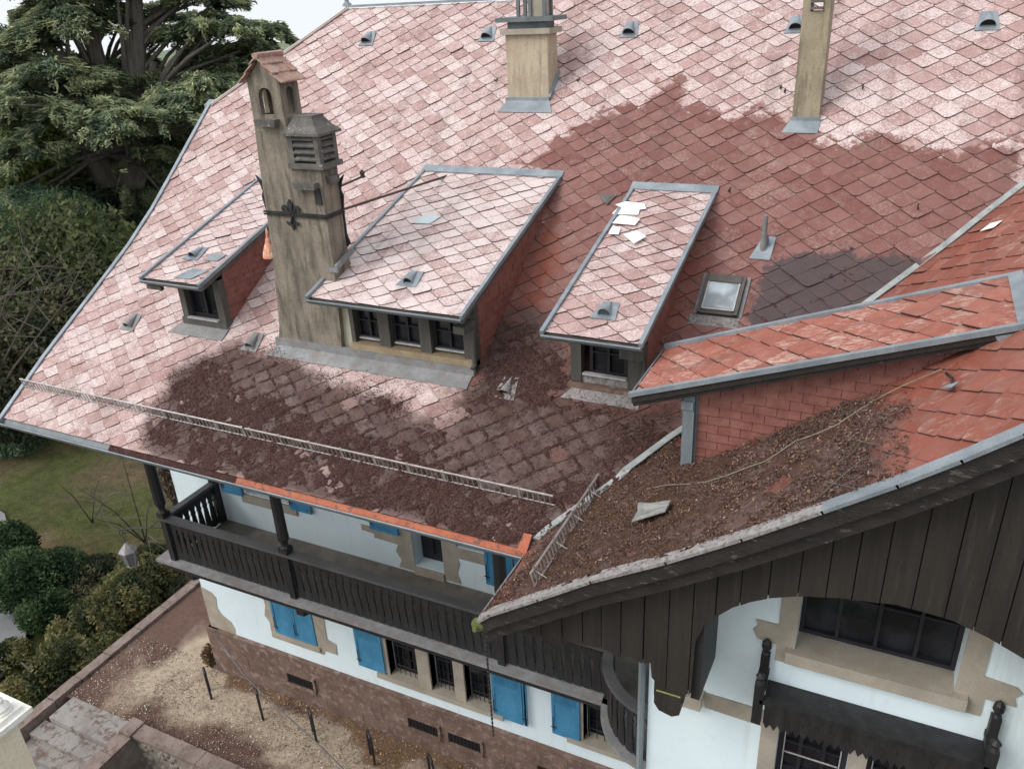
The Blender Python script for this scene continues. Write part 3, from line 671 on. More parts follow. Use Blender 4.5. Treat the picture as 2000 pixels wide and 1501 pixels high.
# ------------------------------------------------------------------ wing: verge, fascia, gable boards
wx_ = list(WPR[:, 0])
vp = [(x, WY0+.02, float(wz(x))+.035) for x in wx_]
ridgestrip(vp[:7], .17, .035, 'wing_verge_flashing', M_MLEAD); ridgestrip(vp[6:], .17, .035, 'wing_verge_flashing', M_ZINC)
b = MB()
A = [(x-.04, WY0-.03, float(wz(x))-.02) for x in wx_]; B = [(x+.04, WY0-.03, float(wz(x))-.17) for x in wx_]; b.sheet(A, B, (0, -.06, 0))
A = [(x, WY0+.035, float(wz(x))-.15) for x in wx_]; B = [(x+.06, WY0+.035, float(wz(x))-.36) for x in wx_]; b.sheet(A, B, (0, -.05, 0))
b.build('verge_board', M_FASCIA, house)
YB = 6.98
low = [(-3.78, -7.16), (-3.55, -7.22), (-2.86, -7.14), (-2.42, -7.09), (-2.28, -7.16), (-2.14, -7.08), (-1.98, -7.14), (-1.9, -7.1), (-1.88, -7.32), (-1.76, -7.44), (-1.55, -7.43), (-1.43, -7.4), (-1.41, -7.36), (-1.40, -6.6), (-1.31, -6.33), (-1.2, -6.18), (-1.03, -5.99), (-.85, -5.85), (-.68, -5.75), (-.34, -5.61), (.03, -5.52), (.48, -5.45), (.97, -5.48), (1.28, -5.58), (1.59, -5.72), (1.95, -6.0), (2.25, -6.5), (2.3, -7.4), (2.9, -7.4), (8.5, -7.3)]
lx = [p[0] for p in low]; lz = [p[1] for p in low]
b = MB(); xs = sorted(set([-3.8]+[round(-3.8+k*.26+.02*math.sin(k*5), 3) for k in range(1, 48)])); random.seed(3)
for x0, x1 in zip(xs[:-1], xs[1:]):
    a, c = x0+.006, x1-.006; off = random.uniform(-.008, .008)
    mids = [a]+[p for p in lx if a+.004 < p < c-.004]+[c]
    def top(x): return (float(wz(x)) if x < 4.6 else -.45-(x-4.6)*.77)-.2
    bot = [(x, float(np.interp(x, lx, lz))) for x in mids]
    if min(top(a), top(c)) < max(z for _, z in bot)+.02 and x1 < 0: pass
    pts = [(x, YB+off, z) for x, z in bot]+[(c, YB+off, top(c)), (a, YB+off, top(a))]
    b.prism(pts, (0, .03, 0)); b.prism([(x0, YB+.045, bot[0][1]+.015)]+[(x, YB+.045, z+.015) for x, z in bot[1:-1]]+[(x1, YB+.045, bot[-1][1]+.015), (x1, YB+.045, top(c)), (x0, YB+.045, top(a))], (0, .02, 0))
b.build('gable_boards', M_BROWN, house)
# wing soffit: tie between boards and wall
b = MB(); b.prism([(-1.42, YB+.05, -7.5), (-1.42, YWW, -7.62), (-1.42, YWW, -5.5), (-1.42, YB+.05, -5.5)], (.1, 0, 0)); b.build('bracket_beam', M_WOOD, house)
b = MB(); b.box((-1.85, 7.0, -7.6), (-1.5, YWW, -7.38)); b.prism([(-1.84, 6.98, -7.52), (-1.51, 6.98, -7.52), (-1.53, 6.98, -7.78), (-1.62, 6.98, -7.84), (-1.78, 6.98, -7.8), (-1.84, 6.98, -7.7)], (0, .25, 0)); b.build('purlin_end', [M_BROWN], house)
b = MB(); b.box((-1.82, 6.99, -7.515), (-1.53, 7.2, -7.5)); b.build('purlin_moss', mat_simple('yellow_lichen', (.22, .22, .07), (.3, .3, .14), 20, .9), house)
b = MB(); b.box((-1.72, YWW-.12, -8.5), (-1.44, YWW-.001, -8.33)); b.box((-1.74, YWW-.2, -8.33), (-1.42, YWW-.001, -8.22)); b.build('corbel_stone', M_STONE, house)
# wing walls
HW2 = [(-.41, 1.27, -7.14, -5.9), (-.47, .36, -10.2, -8.4), (.57, 1.4, -10.2, -8.4)]
HW = [(-.41, 1.27, -7.14, -5.2), (-.47, .36, -10.2, -8.4), (.57, 1.4, -10.2, -8.4)]
wall_with_openings(-2.16, 11.5, -16.4, -5.95, YWW, .45, HW2, 'wing_wall', M_WHITE)
b = MB(); b.box((-2.16, YWW+.45, -16.4), (-1.75, YW+.4, -6.3)); b.box((11.05, YWW+.45, -16.4), (11.5, 24, -6.0)); b.box((-.7, YWW+.5, -14), (11, YWW+.6, -5.25), 1); b.build('wing_side_wall', [M_WHITE, M_UNLIT], house)
b = MB(); b.prism([(-2.16, YWW, -5.948), (-.41, YWW, -5.948)]+[(-.41, YWW, -5.25)]+[(x, YWW, float(wz(x))-.3) for x in (-.6, -.95, -1.68, -2.1)], (0, .45, 0)); b.prism([(-.405, YWW, -5.23), (11.3, YWW, -5.23), (4.6, YWW, -.9)]+[(x, YWW, float(wz(x))-.3) for x in (1.55, .72, .29, -.2)], (0, .45, 0)); b.prism([(1.272, YWW, -5.948), (11.5, YWW, -5.948), (11.4, YWW, -5.232), (1.272, YWW, -5.232)], (0, .45, 0)); b.build('wing_gable_wall', M_WHITE, house)
b = MB(); b.tube([(-2.24, YWW-.06, -7.3), (-2.24, YWW-.06, -16)], .05, 8); b.tube([(-2.24, YWW-.06, -7.3), (-2.6, YWW-.2, -7.05), (-3.6, WY0+.5, -7.05)], .05, 8); b.build('downpipe', M_POSTG, house)
wframe('large_window', -.41, 1.27, -7.1, -5.2, YWW+.3, 4, 3, house, fw=.05)
b = MB()
stonepoly(b, [(-.41, -7.14), (-.41, -5.4), (-.62, -5.4), (-.62, -6.84), (-.88, -6.84), (-.85, -6.93), (-.9, -7.0), (-.85, -7.12), (-.62, -7.14), (-.62, -7.38), (1.56, -7.38), (1.56, -7.12), (1.86, -7.12), (1.82, -7.0), (1.88, -6.92), (1.82, -6.86), (1.5, -6.82), (1.5, -5.4), (1.27, -5.4), (1.27, -7.14)], YWW-.001, .02)
b.box((-.5, YWW-.12, -7.3), (1.4, YWW+.3, -7.132)); b.build('window_surround', M_STONE, house)
b = MB()
stonepoly(b, [(-.47, -10.2), (-.47, -8.4), (.36, -8.4), (.36, -10.2), (.57, -10.2), (.57, -8.4), (1.4, -8.4), (1.4, -10.2), (1.65, -10.2), (1.65, -8.25), (-1.43, -8.25), (-1.4, -8.5), (-.68, -8.52), (-.68, -10.2)], YWW-.001, .02)
b.build('window_surround', M_STONE, house)
for x0, x1 in ((-.47, .36), (.57, 1.4)):
    w = wframe('window', x0, x1, -10.2, -8.4, YWW+.2, 3, 4, house, fw=.06)
    b = MB()
    for xx in (x0+.07, x1-.085): b.box((xx, YWW+.155, -10.1), (xx+.015, YWW+.168, -8.47))
    b.box((x0+.09, YWW+.155, -9.03), (x1-.09, YWW+.168, -9.015)); b.build('pale_bead', M_FRAMEW, w)
# decorative balconet under the big window
b = MB(); b.box((-.66, 7.56, -7.80), (1.66, YWW-.005, -7.73)); b.box((-.7, 7.5, -7.76), (1.7, 7.6, -7.70))
fl = MB()
x = -.64
while x < 1.6:
    fl.prism([(x, 7.53, -7.78), (x+.1725, 7.53, -7.78), (x+.1725, 7.53, -8.06), (x+.13, 7.53, -8.16), (x+.085, 7.53, -8.08), (x+.04, 7.53, -8.16), (x, 7.53, -8.06)], (0, .03, 0)); fl.box((x+.07, 7.515, -7.94), (x+.1, 7.531, -7.91)); x += .173
bal = b.build('balconet', M_WOOD, house); fl.build('balconet_apron', M_WOOD, bal)
for x in (-.72, 1.7):
    b = MB(); b.box((x-.055, 7.5, -8.1), (x+.055, 7.61, -7.48)); b.box((x-.06, 7.61, -7.62), (x+.06, YWW-.01, -7.54)); b.box((x-.05, 7.78, -7.82), (x+.05, 7.88, -7.27)); b.lathe([(.05, 0), (.03, .04), (.06, .1), (.055, .17), (.015, .22)], (x, 7.83, -7.27), 8); b.lathe([(.06, 0), (.04, .05), (.06, .1), (.02, .15)], (x, 7.555, -7.48), 8)
    b.build('balconet_post', M_WOOD, bal)

# ------------------------------------------------------------------ snow guards
def guard(P0, P1, up, nrm, name, mt, hgt=.2, step=.088, brace=.62):
    P0 = np.array(P0, float); P1 = np.array(P1, float); d = P1-P0; L = np.linalg.norm(d); d /= L; up = np.array(up, float); b = MB()
    b.tube([P0+up*hgt, P1+up*hgt], .017, 5); b.tube([P0+up*.015, P1+up*.015], .012, 5)
    k = 0
    while k < L:
        p = P0+d*k; b.tube([p+up*.015, p+up*hgt], .011, 4, 0, False); k += step
    k = .1
    while k < L:
        p = P0+d*k; b.obox(p+up*hgt*.5, d*.02, nrm*.005, up*hgt*.66); b.tube([p+up*hgt*.9, p+np.array(nrm)*.16+up*.01], .007, 4); k += brace
    return b.build(name, mt, house)
def onm(x, y, h=0.): return mpos(x, float(ms(y)), h)
nsl = np.array([0, -.55, .83]); dsl = np.array([0, .83, .55])
upv = np.array([0, -.25, .97])
guard(onm(-15.2, 8.82, .03), onm(-9.5, 8.82, .03), upv, dsl, 'snow_guard', M_SNOW); guard(onm(-9.45, 8.82, .03), onm(-3.85, 8.82, .03), upv, dsl, 'snow_guard', M_GUARD)
pw = lambda x, y: (x, y, float(wz(x))+.03)
guard(pw(-3.33, 6.95), pw(-3.33, 9.8), np.array([-.25, 0, .97]), np.array([.83, 0, .55]), 'snow_guard', M_GUARD)

# ------------------------------------------------------------------ vents (half cone hoods)
def vent(P, uax, sax, nax, parent, r=.1, mt=M_ZINC, slats=False):
    P, uax, sax, nax = (np.array(v, float) for v in (P, uax, sax, nax)); b = MB()
    b.prism([P+uax*-.19+sax*-.08, P+uax*.19+sax*-.08, P+uax*.12+sax*.34, P+uax*-.12+sax*.34], nax*.012)
    n = 10; base = P+nax*.013; apex = base+sax*.36
    ring = [base+uax*r*cos(pi*i/n)+nax*r*1.15*sin(pi*i/n) for i in range(n+1)]; ri2 = [base+sax*.012+uax*(r-.012)*cos(pi*i/n)+nax*(r*1.15-.012)*sin(pi*i/n) for i in range(n+1)]
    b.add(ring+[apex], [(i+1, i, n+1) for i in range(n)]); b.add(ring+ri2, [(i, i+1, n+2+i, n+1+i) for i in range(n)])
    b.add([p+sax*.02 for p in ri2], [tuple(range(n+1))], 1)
    if slats:
        for k in range(-4, 5):
            hx = k*r*.2; hh = math.sqrt(max(r*r-hx*hx, 0))*1.1; b.obox(base+sax*.015+uax*hx+nax*hh/2, uax*.003, sax*.003, nax*hh/2)
    return b.build('roof_vent', [mt, M_UNLIT], parent)
def frame_m(x, y, h=.028):
    P = np.array(onm(x, y, h)); Q = np.array(onm(x, y+.2, h)); s = (Q-P)/np.linalg.norm(Q-P); return P, np.array([1., 0, 0]), s, np.cross([1., 0, 0], s)
for x, y, mt in [(-11.56, 16.6, M_ZINC), (-8.51, 16.62, M_ZINC), (-5.38, 16.62, M_ZINC), (-2.25, 16.62, M_ZINC), (.79, 16.58, M_ZINC), (3.8, 16.58, M_ZINC), (-13.66, 10.27, M_LEAD), (-10.5, 10.27, M_LEAD), (-5.26, 10.2, M_MLEAD)]:
    vent(*frame_m(x, y), house, .125 if y > 12 else .105, mt)
# wing vent (pale, tilted)
P = np.array(wpos(7.75, float(ws(-2.2)), .12)); Q = np.array(wpos(7.75, float(ws(-1.95)), .1)); sx = (Q-P)/np.linalg.norm(Q-P)
vent(P, (0, -1, 0), sx, np.cross((0, -1, 0), sx)*1., house, .1, mat_simple('pale_zinc', (.17, .17, .165), (.27, .27, .26), 8, .8))

# ------------------------------------------------------------------ dormers
def rect_tiles(b, poly, origin, ua, va, na, tw=.27, th=.12):
    """small flat tiles hung on a cheek; poly in (u,v)"""
    origin, ua, va, na = (np.array(v, float) for v in (origin, ua, va, na))
    us = [p[0] for p in poly]; vs = [p[1] for p in poly]; area = sum(poly[i][0]*poly[(i+1) % len(poly)][1]-poly[(i+1) % len(poly)][0]*poly[i][1] for i in range(len(poly)))
    pl = []
    P = poly if area > 0 else poly[::-1]
    for i in range(len(P)):
        (x0, y0), (x1, y1) = P[i], P[(i+1) % len(P)]; pl.append((y1-y0, -(x1-x0), (y1-y0)*x0-(x1-x0)*y0))
    r = 0; v = min(vs)-th
    while v < max(vs):
        u = min(us)-tw*(1 if r % 2 else .5)
        while u < max(us):
            q = clip([(u+.003, v+random.gauss(0, .003)), (u+tw-.003, v+random.gauss(0, .003)), (u+tw-.003, v+th*1.15), (u+.003, v+th*1.15)], pl)
            if len(q) >= 3:
                l0 = .022+random.random()*.006
                n = len(q); top = [origin+ua*a+va*c+na*(l0-.13*(c-v)) for a, c in q]; bt = [p-na*.016 for p in top]
                b.add(top+bt, [tuple(range(n))]+[((i+1) % n, i, n+i, n+(i+1) % n) for i in range(n)])
            u += tw
        v += th; r += 1

def dormer_main(xl, xr, ye, ze, yt, zt, wl_, wr_, yf, name_l, frontb, wins, post=M_POST, chk_left=True, base=-5.55, dpmat=None):
    sl = (zt-ze)/(yt-ye)
    rz = lambda y: ze+sl*(y-ye)
    d = MB()
    # side walls (cheeks) down to the roof and front wall frame
    for xw, sgn in ((wl_, -1), (wr_, 1)):
        ytop = yt
        ys = np.linspace(yf, yt-.02, 12); ybot = [float(mz(y))-.05 for y in ys]
        pts = [(xw, y, zb) for y, zb in zip(ys, ybot)]+[(xw, ys[-1], rz(ys[-1])-.03), (xw, yf, rz(yf)-.08)]
        d.prism(pts, (-sgn*.08, 0, 0))
    body = d.build('dormer', M_EDGE, house); body['label'] = name_l
    for xw, sgn in ((wl_, -1), (wr_, 1)):
        c = MB(); ye_ = max(y for y in np.linspace(yf+.2, yt, 200) if float(mz(y))+.04 < rz(y)-.1); ys = np.linspace(yf+.12, ye_, 10); poly = [(y, float(mz(y))+.0) for y in ys]+[(y, rz(y)-.1) for y in (ys[-1], ys[0])]
        rect_tiles(c, poly, (xw+sgn*.002, 0, 0), (0, 1, 0), (0, 0, 1), (sgn, 0, 0)); c.build('dormer_cheek', M_CHEEK, body)
    # roof slab + slates
    L = math.hypot(yt-ye, zt-ze); ca, sa = (yt-ye)/L, (zt-ze)/L
    r = MB(); r.sheet([(xl, ye, ze-.012), (xl, yt, zt-.012)], [(xr, ye, ze-.012), (xr, yt, zt-.012)], (0, 0, .09)); r.build('dormer_roof_deck', post, body)
    ppos = lambda u, s, h: (u, ye+s*ca-h*sa, ze+s*sa+h*ca)
    def msk(u, s):
        z = np.full(np.shape(u), -5.); return np.stack([z, z, z, z], -1)
    tiled('dormer_tiled_roof', [M_TILE, M_EDGE], body, ppos, xl+.03, xr-.03, 0, L, .447, .177, [], msk, None, offu=xl+random.random()*.4, offs=.02, wear=.55 if xr-xl > 2 else (-.1 if xl > -6 else .3))
    v = MB()
    for x in (xl, xr):
        p = np.array((x, ye-.06, ze+.02)); q = np.array((x, yt, zt+.02)); dd = (q-p)/2; v.obox((p+q)/2, dd, (.03, 0, 0), np.array([0, -sa, ca])*.035)
    v.obox(((xl+xr)/2, yt+.0, zt+.055), ((xr-xl)/2+.04, 0, 0), (0, .075, .045), (0, -.006, .012)); v.build('dormer_flashing', M_ZINC, body)
    gutter('dormer_gutter', (xl-.01, ye-.015, ze-.015), (xr+.01, ye-.015, ze-.015), (0, -1, 0), .06, [M_ZINCD, M_ZINC], parent=body)
    # front: posts, header, sill, windows
    f = MB(); zh = rz(yf)-.1
    f.box((wl_, yf, zh-.1), (wr_, yf+.14, zh))
    for x0, x1, zb in frontb: f.box((x0, yf-.02, zb), (x1, yf+.14, zh-.098))
    f.build('dormer_posts', post, body)
    for x0, x1, z0, z1, cs, rs in wins: wframe('dormer_window', x0, x1, z0, z1, yf+.12, cs, rs, body, fw=.05)
    return body, rz
# apron flashing below a dormer
def apron(b, x0, x1, y0, y1, skew=.12):
    A = [onm(x0-skew*0, y1, .035), onm(x1, y1, .035)]; B = [onm(x0-skew, y0, .035), onm(x1+.0, y0, .035)]
    b.prism([B[0], B[1], A[1], A[0]], (0, .004, .012))
# dormer 1 (left)
d1, rz1 = dormer_main(-12.66, -11.2, 10.08, -4.47, 13.64, -3.36, -12.32, -11.28, 10.55, 'narrow shed dormer left of the twin-topped chimney', [(-12.34, -12.2, -5.4), (-11.42, -11.26, -5.4), (-12.2, -11.42, -5.4+.0) if False else (-12.34, -12.33, -5.4)], [(-12.2, -11.42, -5.32, -4.6, 2, 1)])
b = MB(); b.box((-12.36, 10.5, -5.5), (-11.24, 10.69, -5.34)); b.box((-12.2, 10.48, -5.345), (-11.42, 10.56, -5.32), 1); b.build('dormer_sill', [M_POST, M_FRAMEW], d1)
b = MB(); apron(b, -12.4, -11.22, 10.3, 10.56, .2); b.build('apron_flashing', M_LEAD, d1)
b = MB(); b.box((-12.66, 10.12, -4.68), (-12.3, 10.2, -4.6)); b.box((-12.64, 10.12, -4.6), (-12.58, 10.2, -4.5)); b.build('dormer_bracket', M_POST, d1)
L1 = math.hypot(3.56, 1.11); c1_, s1_ = 3.56/L1, 1.11/L1
dp = lambda u, s, h, ye=10.08, ze=-4.47, c=c1_, s_=s1_: np.array((u, ye+s*c-h*s_, ze+s*s_+h*c))
vent(dp(-12.05, .75, .03), (1, 0, 0), (0, c1_, s1_), (0, -s1_, c1_), d1, .09)
b = MB(); b.prism([dp(-11.95, .1, .035), dp(-11.55, .12, .035), dp(-11.35, .42, .035), dp(-11.75, .42, .035)], (0, 0, .006)); b.prism([dp(-11.72, .7, .035), dp(-11.4, .72, .035), dp(-11.35, .95, .035), dp(-11.65, .93, .035)], (0, 0, .006)); b.build('slate_patch', M_ZINC, d1)
# dormer 2 (wide, joined to the chimney)
d2, rz2 = dormer_main(-8.69, -5.79, 9.98, -4.38, 13.97, -3.09, -8.6, -5.9, 10.5, 'wide shed dormer with three dark windows beside the chimney', [(-8.32, -8.24, -5.33), (-7.74, -7.52, -5.33), (-6.93, -6.72, -5.33), (-6.1, -5.88, -5.33)], [(-8.24, -7.74, -5.25, -4.6, 2, 2), (-7.52, -6.93, -5.25, -4.6, 2, 2), (-6.72, -6.1, -5.25, -4.6, 2, 2)])
b = MB(); b.box((-8.3, 10.42, -5.42), (-5.9, 10.7, -5.31)); b.build('dormer_sill', mat_simple('ochre_stone_sill', (.25, .19, .12), (.33, .26, .17), 6, .85, c3=(.5, .46, .38), t3=(.62, .68)), d2)
for x0, x1 in ((-8.24, -7.74), (-7.52, -6.93), (-6.72, -6.1)): b = MB(); b.box((x0+.03, 10.55, -5.26), (x1-.03, 10.6, -5.23)); b.build('window_bead', M_FRAMEW, d2)
b = MB(); b.box((-8.92, 10.51, -5.5), (-8.3, 10.64, -4.48)); b.build('ashlar_blocks', mat_simple('pale_ashlar', (.36, .34, .25), (.43, .41, .32), 4, .85, .004), d2)
b = MB(); apron(b, -9.9, -5.93, 10.18, 10.44, .15); b.box((-9.98, 10.38, -5.56), (-5.9, 10.46, -5.42)); b.build('apron_flashing', M_LEAD, d2)
b = MB(); b.tube([(-5.84, 10.33, -4.72), (-5.84, 10.33, -5.3), (-5.84, 10.25, -5.36)], .04, 8); b.build('dormer_downpipe', M_POST, d2); b = MB(); b.box((-6.05, 10.1, -4.72), (-5.85, 10.5, -4.6)); b.build('rafter_end', M_POST, d2)
L2 = math.hypot(3.99, 1.29); c2_, s2_ = 3.99/L2, 1.29/L2
dp2 = lambda u, s, h: np.array((u, 9.98+s*c2_-h*s2_, -4.38+s*s2_+h*c2_))
vent(dp2(-7.1, .62, .03), (1, 0, 0), (0, c2_, s2_), (0, -s2_, c2_), d2, .085)
b = MB(); b.prism([dp2(-7.95, 2.32, .034), dp2(-7.6, 2.34, .034), dp2(-7.5, 2.6, .034), dp2(-7.86, 2.6, .034)], (0, 0, .006)); b.build('slate_patch', mat_simple('pale_blue_slate', (.45, .52, .54), (.5, .57, .6), 5, .6), d2)
# dormer 3
d3, rz3 = dormer_main(-4.36, -2.92, 9.74, -4.34, 13.84, -3.2, -4.27, -3.13, 10.55, 'narrow shed dormer with loose white slates between wide dormer and skylight', [(-4.27, -4.1, -5.42), (-3.36, -3.15, -5.42)], [(-4.0, -3.4, -5.3, -4.6, 2, 2)])
b = MB(); b.box((-4.1, 10.57, -5.45), (-3.36, 10.62, -5.3)); b.box((-4.08, 10.52, -5.3), (-3.38, 10.6, -5.27), 1); b.box((-4.3, 10.45, -5.56), (-3.12, 10.7, -5.44), 2); b.build('dormer_sill', [M_MLEAD, M_FRAMEW, M_SAND], d3)
b = MB(); apron(b, -4.2, -3.12, 10.3, 10.5, .15); b.build('apron_flashing', M_MLEAD, d3)
b = MB(); b.tube([(-3.08, 10.45, -4.75), (-3.08, 10.42, -5.4)], .035, 8); b.build('dormer_downpipe', M_POST, d3); b = MB(); b.box((-3.42, 10.3, -4.84), (-3.05, 10.5, -4.66)); b.build('rafter_end', M_POST, d3)
L3 = math.hypot(4.1, 1.14); c3_, s3_ = 4.1/L3, 1.14/L3
dp3 = lambda u, s, h: np.array((u, 9.74+s*c3_-h*s3_, -4.34+s*s3_+h*c3_))
vent(dp3(-3.62, .5, .03), (1, 0, 0), (0, c3_, s3_), (0, -s3_, c3_), d3, .1, slats=True)
LOOSE = []
for pts in ([(1195, 418), (1208, 405), (1250, 408), (1246, 420)], [(1202, 400), (1222, 394), (1258, 398), (1262, 408), (1228, 412)], [(1196, 436), (1212, 420), (1250, 428), (1240, 440)], [(1188, 457), (1197, 441), (1212, 445), (1208, 458)], [(1218, 458), (1244, 451), (1262, 462), (1238, 476)]):
    q = []
    for p in pts:
        d_ = ray(*p); nn = np.array([0, -s3_, c3_]); P0 = dp3(0, 0, .045+.006*len(LOOSE)); q.append(d_*(np.dot(P0, nn)/np.dot(d_, nn)))
    LOOSE.append(q)
b = MB()
for q in LOOSE: b.prism(q, (0, -.002, .007))
b.build('new_white_slates', mat_simple('chalk_white_slate', (.8, .8, .79), (.86, .86, .85), 4, .7), d3)

# wing dormer (shed roof falling to the left, cheek towards the camera)
wd = MB(); xl, xr, z0_, z1_ = -2.74, 1.28, -4.62, -3.16; wsl = (z1_-z0_)/(xr-xl); wrz = lambda x: z0_+wsl*(x-xl); ya, yb = 9.0, 10.3
for yy, sg in ((ya, 1), (yb, -1)):
    xs_ = np.linspace(-2.0, 1.1, 12); pts = [(x, yy, float(wz(x))-.05) for x in xs_]+[(1.1, yy, wrz(1.1)-.05), (-2.0, yy, wrz(-2.0)-.05)]; wd.prism(pts, (0, sg*.08, 0))
wdo = wd.build('dormer', M_EDGE, house); wdo['label'] = 'long low shed dormer on the side wing, its red tiled cheek facing the viewer'
c = MB(); xe_ = max(x for x in np.linspace(-1.5, 1.2, 200) if float(wz(x))+.03 < wrz(x)-.09); xs_ = np.linspace(-1.96, xe_, 12)
rect_tiles(c, [(x, float(wz(x))) for x in xs_]+[(xe_, wrz(xe_)-.09), (-1.96, wrz(-1.96)-.09)], (0, ya-.002, 0), (1, 0, 0), (0, 0, 1), (0, -1, 0), .27, .12)
c.build('dormer_cheek', M_CHEEK, wdo)
LW = math.hypot(xr-xl, z1_-z0_); cw, sw = (xr-xl)/LW, (z1_-z0_)/LW
r = MB(); r.sheet([(xl, 8.76, z0_-.014), (xr, 8.76, z1_-.014)], [(xl, 10.4, z0_-.014), (xr, 10.4, z1_-.014)], (0, 0, .07)); r.build('dormer_roof_deck', M_BROWN, wdo)
tiled('dormer_tiled_roof', [M_WTILE, M_EDGE], wdo, lambda u, s, h: (xl+s*cw-h*sw, u, z0_+s*sw+h*cw), 8.8, 10.36, 0, LW, .5, .205, [], lambda u, s: np.stack([np.full(np.shape(u), -5.)]*4, -1), None, offu=.1, offs=.0, th=.018)
v = MB()
for yy, w_ in ((8.77, .035), (10.38, .045)): v.obox(((xl+xr)/2, yy, (z0_+z1_)/2+.03), ((xr-xl)/2+.03, 0, (z1_-z0_)/2), (0, w_, 0), (-sw*.03, 0, cw*.03))
v.build('dormer_flashing', M_ZINC, wdo)
v = MB(); v.obox(((xl+xr)/2, 8.81, (z0_+z1_)/2-.09), ((xr-xl)/2, 0, (z1_-z0_)/2), (0, .02, 0), (-sw*.055, 0, cw*.055)); v.build('dormer_verge_board', M_FASCIA, wdo)
v = MB(); v.prism([(1.0, 8.74, -3.3), (1.36, 8.74, -3.17), (1.36, 8.74, -3.25), (1.1, 8.74, -3.47)], (0, .04, 0)); v.obox((1.24, 9.58, -3.13), (.07, 0, .03), (0, .8, 0), (-.003, 0, .006)); v.build('dormer_head_flashing', M_ZINC, wdo)
gutter('dormer_gutter', (xl-.0, 8.78, z0_-.02), (xl-.0, 10.38, z0_-.02), (-1, 0, 0), .05, [M_ZINCD, M_ZINC], parent=wdo)
v = MB(); v.box((-2.12, 8.9, -5.62), (-1.98, 9.03, -4.55)); v.box((-2.16, 8.88, -5.7), (-1.96, 9.06, -5.6)); v.box((-2.14, 8.88, -4.74), (-1.99, 9.05, -4.62)); v.box((-1.98, 8.97, -5.55), (-1.95, 9.0, -4.5)); v.build('dormer_posts', M_POSTG, wdo)
v = MB(); v.box((-2.08, 9.03, -5.65), (-2.0, 10.28, -5.5)); v.box((-2.05, 9.05, -5.5), (-2.03, 10.25, -4.7), 1); v.build('dormer_window', [M_FRAME, M_GLASS], wdo)

# ------------------------------------------------------------------ chimneys
# chimney 1: plastered twin-topped stack
CY0, CY1 = 10.42, 10.86
def ringwall(b, x0, x1, y0, y1, z0, z1, t=.07): pass
b = MB()
lv = [(-5.62, -9.97, -8.55), (-5.2, -9.86, -8.5), (-3.9, -9.72, -8.44), (-2.9, -9.67, -8.43), (-2.3, -9.65, -8.42)]
for (za, a0, a1), (zb, b0, b1) in zip(lv[:-1], lv[1:]):
    b.add([(a0, CY0, za), (a1, CY0, za), (a1, CY1+.3 if za < -4.4 else CY1, za), (a0, CY1+.3 if za < -4.4 else CY1, za), (b0, CY0, zb), (b1, CY0, zb), (b1, CY1, zb), (b0, CY1, zb)], [(0, 1, 5, 4), (1, 2, 6, 5), (2, 3, 7, 6), (3, 0, 4, 7)])
b.add([(-9.65, CY0, -2.3), (-8.42, CY0, -2.3), (-8.42, CY1, -2.3), (-9.65, CY1, -2.3)], [(0, 1, 2, 3)])
b.add([(-9.65, CY0, -2.3), (-8.97, CY0, -2.3), (-8.97, CY1, -2.3), (-9.65, CY1, -2.3), (-9.6, CY0, -1.62), (-8.97, CY0, -1.62), (-8.97, CY1, -1.62), (-9.6, CY1, -1.62)], [(0, 1, 5, 4), (1, 2, 6, 5), (2, 3, 7, 6), (3, 0, 4, 7)])
ch1 = b.build('chimney', M_CH1, house); ch1['label'] = 'tall stained chimney with gabled hood and louvred second head'
def arch_panel(b, c, ua, na, w, z0, z1, aw, az0, az1, th):
    """wall panel with a round-headed opening; c is the lower-left corner on the outer face"""
    c, ua, na = (np.array(v, float) for v in (c, ua, na)); n = 9; m = w/2
    outl = [(m+aw/2*cos(pi*i/n), az1-aw/2+aw/2*sin(pi*i/n)) for i in range(n+1)]  # right to left over the top
    for dd, rev in ((0, 0), (th, 1)):
        def P(u, z): return c+ua*u+na*(-dd)+np.array([0, 0, z-c[2]])
        quads = [[(0, z0), (w, z0), (w, az0), (0, az0)], [(0, az0), (m-aw/2, az0), (m-aw/2, az1-aw/2), (0, az1-aw/2)], [(m+aw/2, az0), (w, az0), (w, az1-aw/2), (m+aw/2, az1-aw/2)]]
        for q in quads: b.add([P(*p) for p in q], [(3, 2, 1, 0) if rev else (0, 1, 2, 3)])
        for i in range(n):
            p, q = outl[i], outl[i+1]; f = lambda a: (w*(1-i/n) if a == 0 else w*(1-(i+1)/n))
            pts = [p, (f(0), z1), (f(1), z1), q] if 0 < i < n-1 else ([p, (w, az1-aw/2), (w, z1), (w*(1-1/n), z1), q] if i == 0 else [p, (w/n, z1), (0, z1), (0, az1-aw/2), q])
            b.add([P(*k) for k in pts], [tuple(range(len(pts)))[::-1] if rev else tuple(range(len(pts)))])
    rim = [(m+aw/2, az0)]+outl+[(m-aw/2, az0)]
    for p, q in zip(rim, rim[1:]+rim[:1]):
        b.add([c+ua*p[0]+np.array([0, 0, p[1]-c[2]]), c+ua*q[0]+np.array([0, 0, q[1]-c[2]]), c+ua*q[0]-na*th+np.array([0, 0, q[1]-c[2]]), c+ua*p[0]-na*th+np.array([0, 0, p[1]-c[2]])], [(0, 1, 2, 3)])
b = MB(); z0, z1, a0, a1 = -1.62, -1.03, -1.55, -1.14
arch_panel(b, (-9.6, CY0, z0), (1, 0, 0), (0, -1, 0), .63, z0, z1, .26, a0, a1, .09)
arch_panel(b, (-8.97, CY1, z0), (-1, 0, 0), (0, 1, 0), .63, z0, z1, .26, a0, a1, .09)
arch_panel(b, (-8.97, CY0, z0), (0, 1, 0), (1, 0, 0), .44, z0, z1, .17, a0, a1, .09)
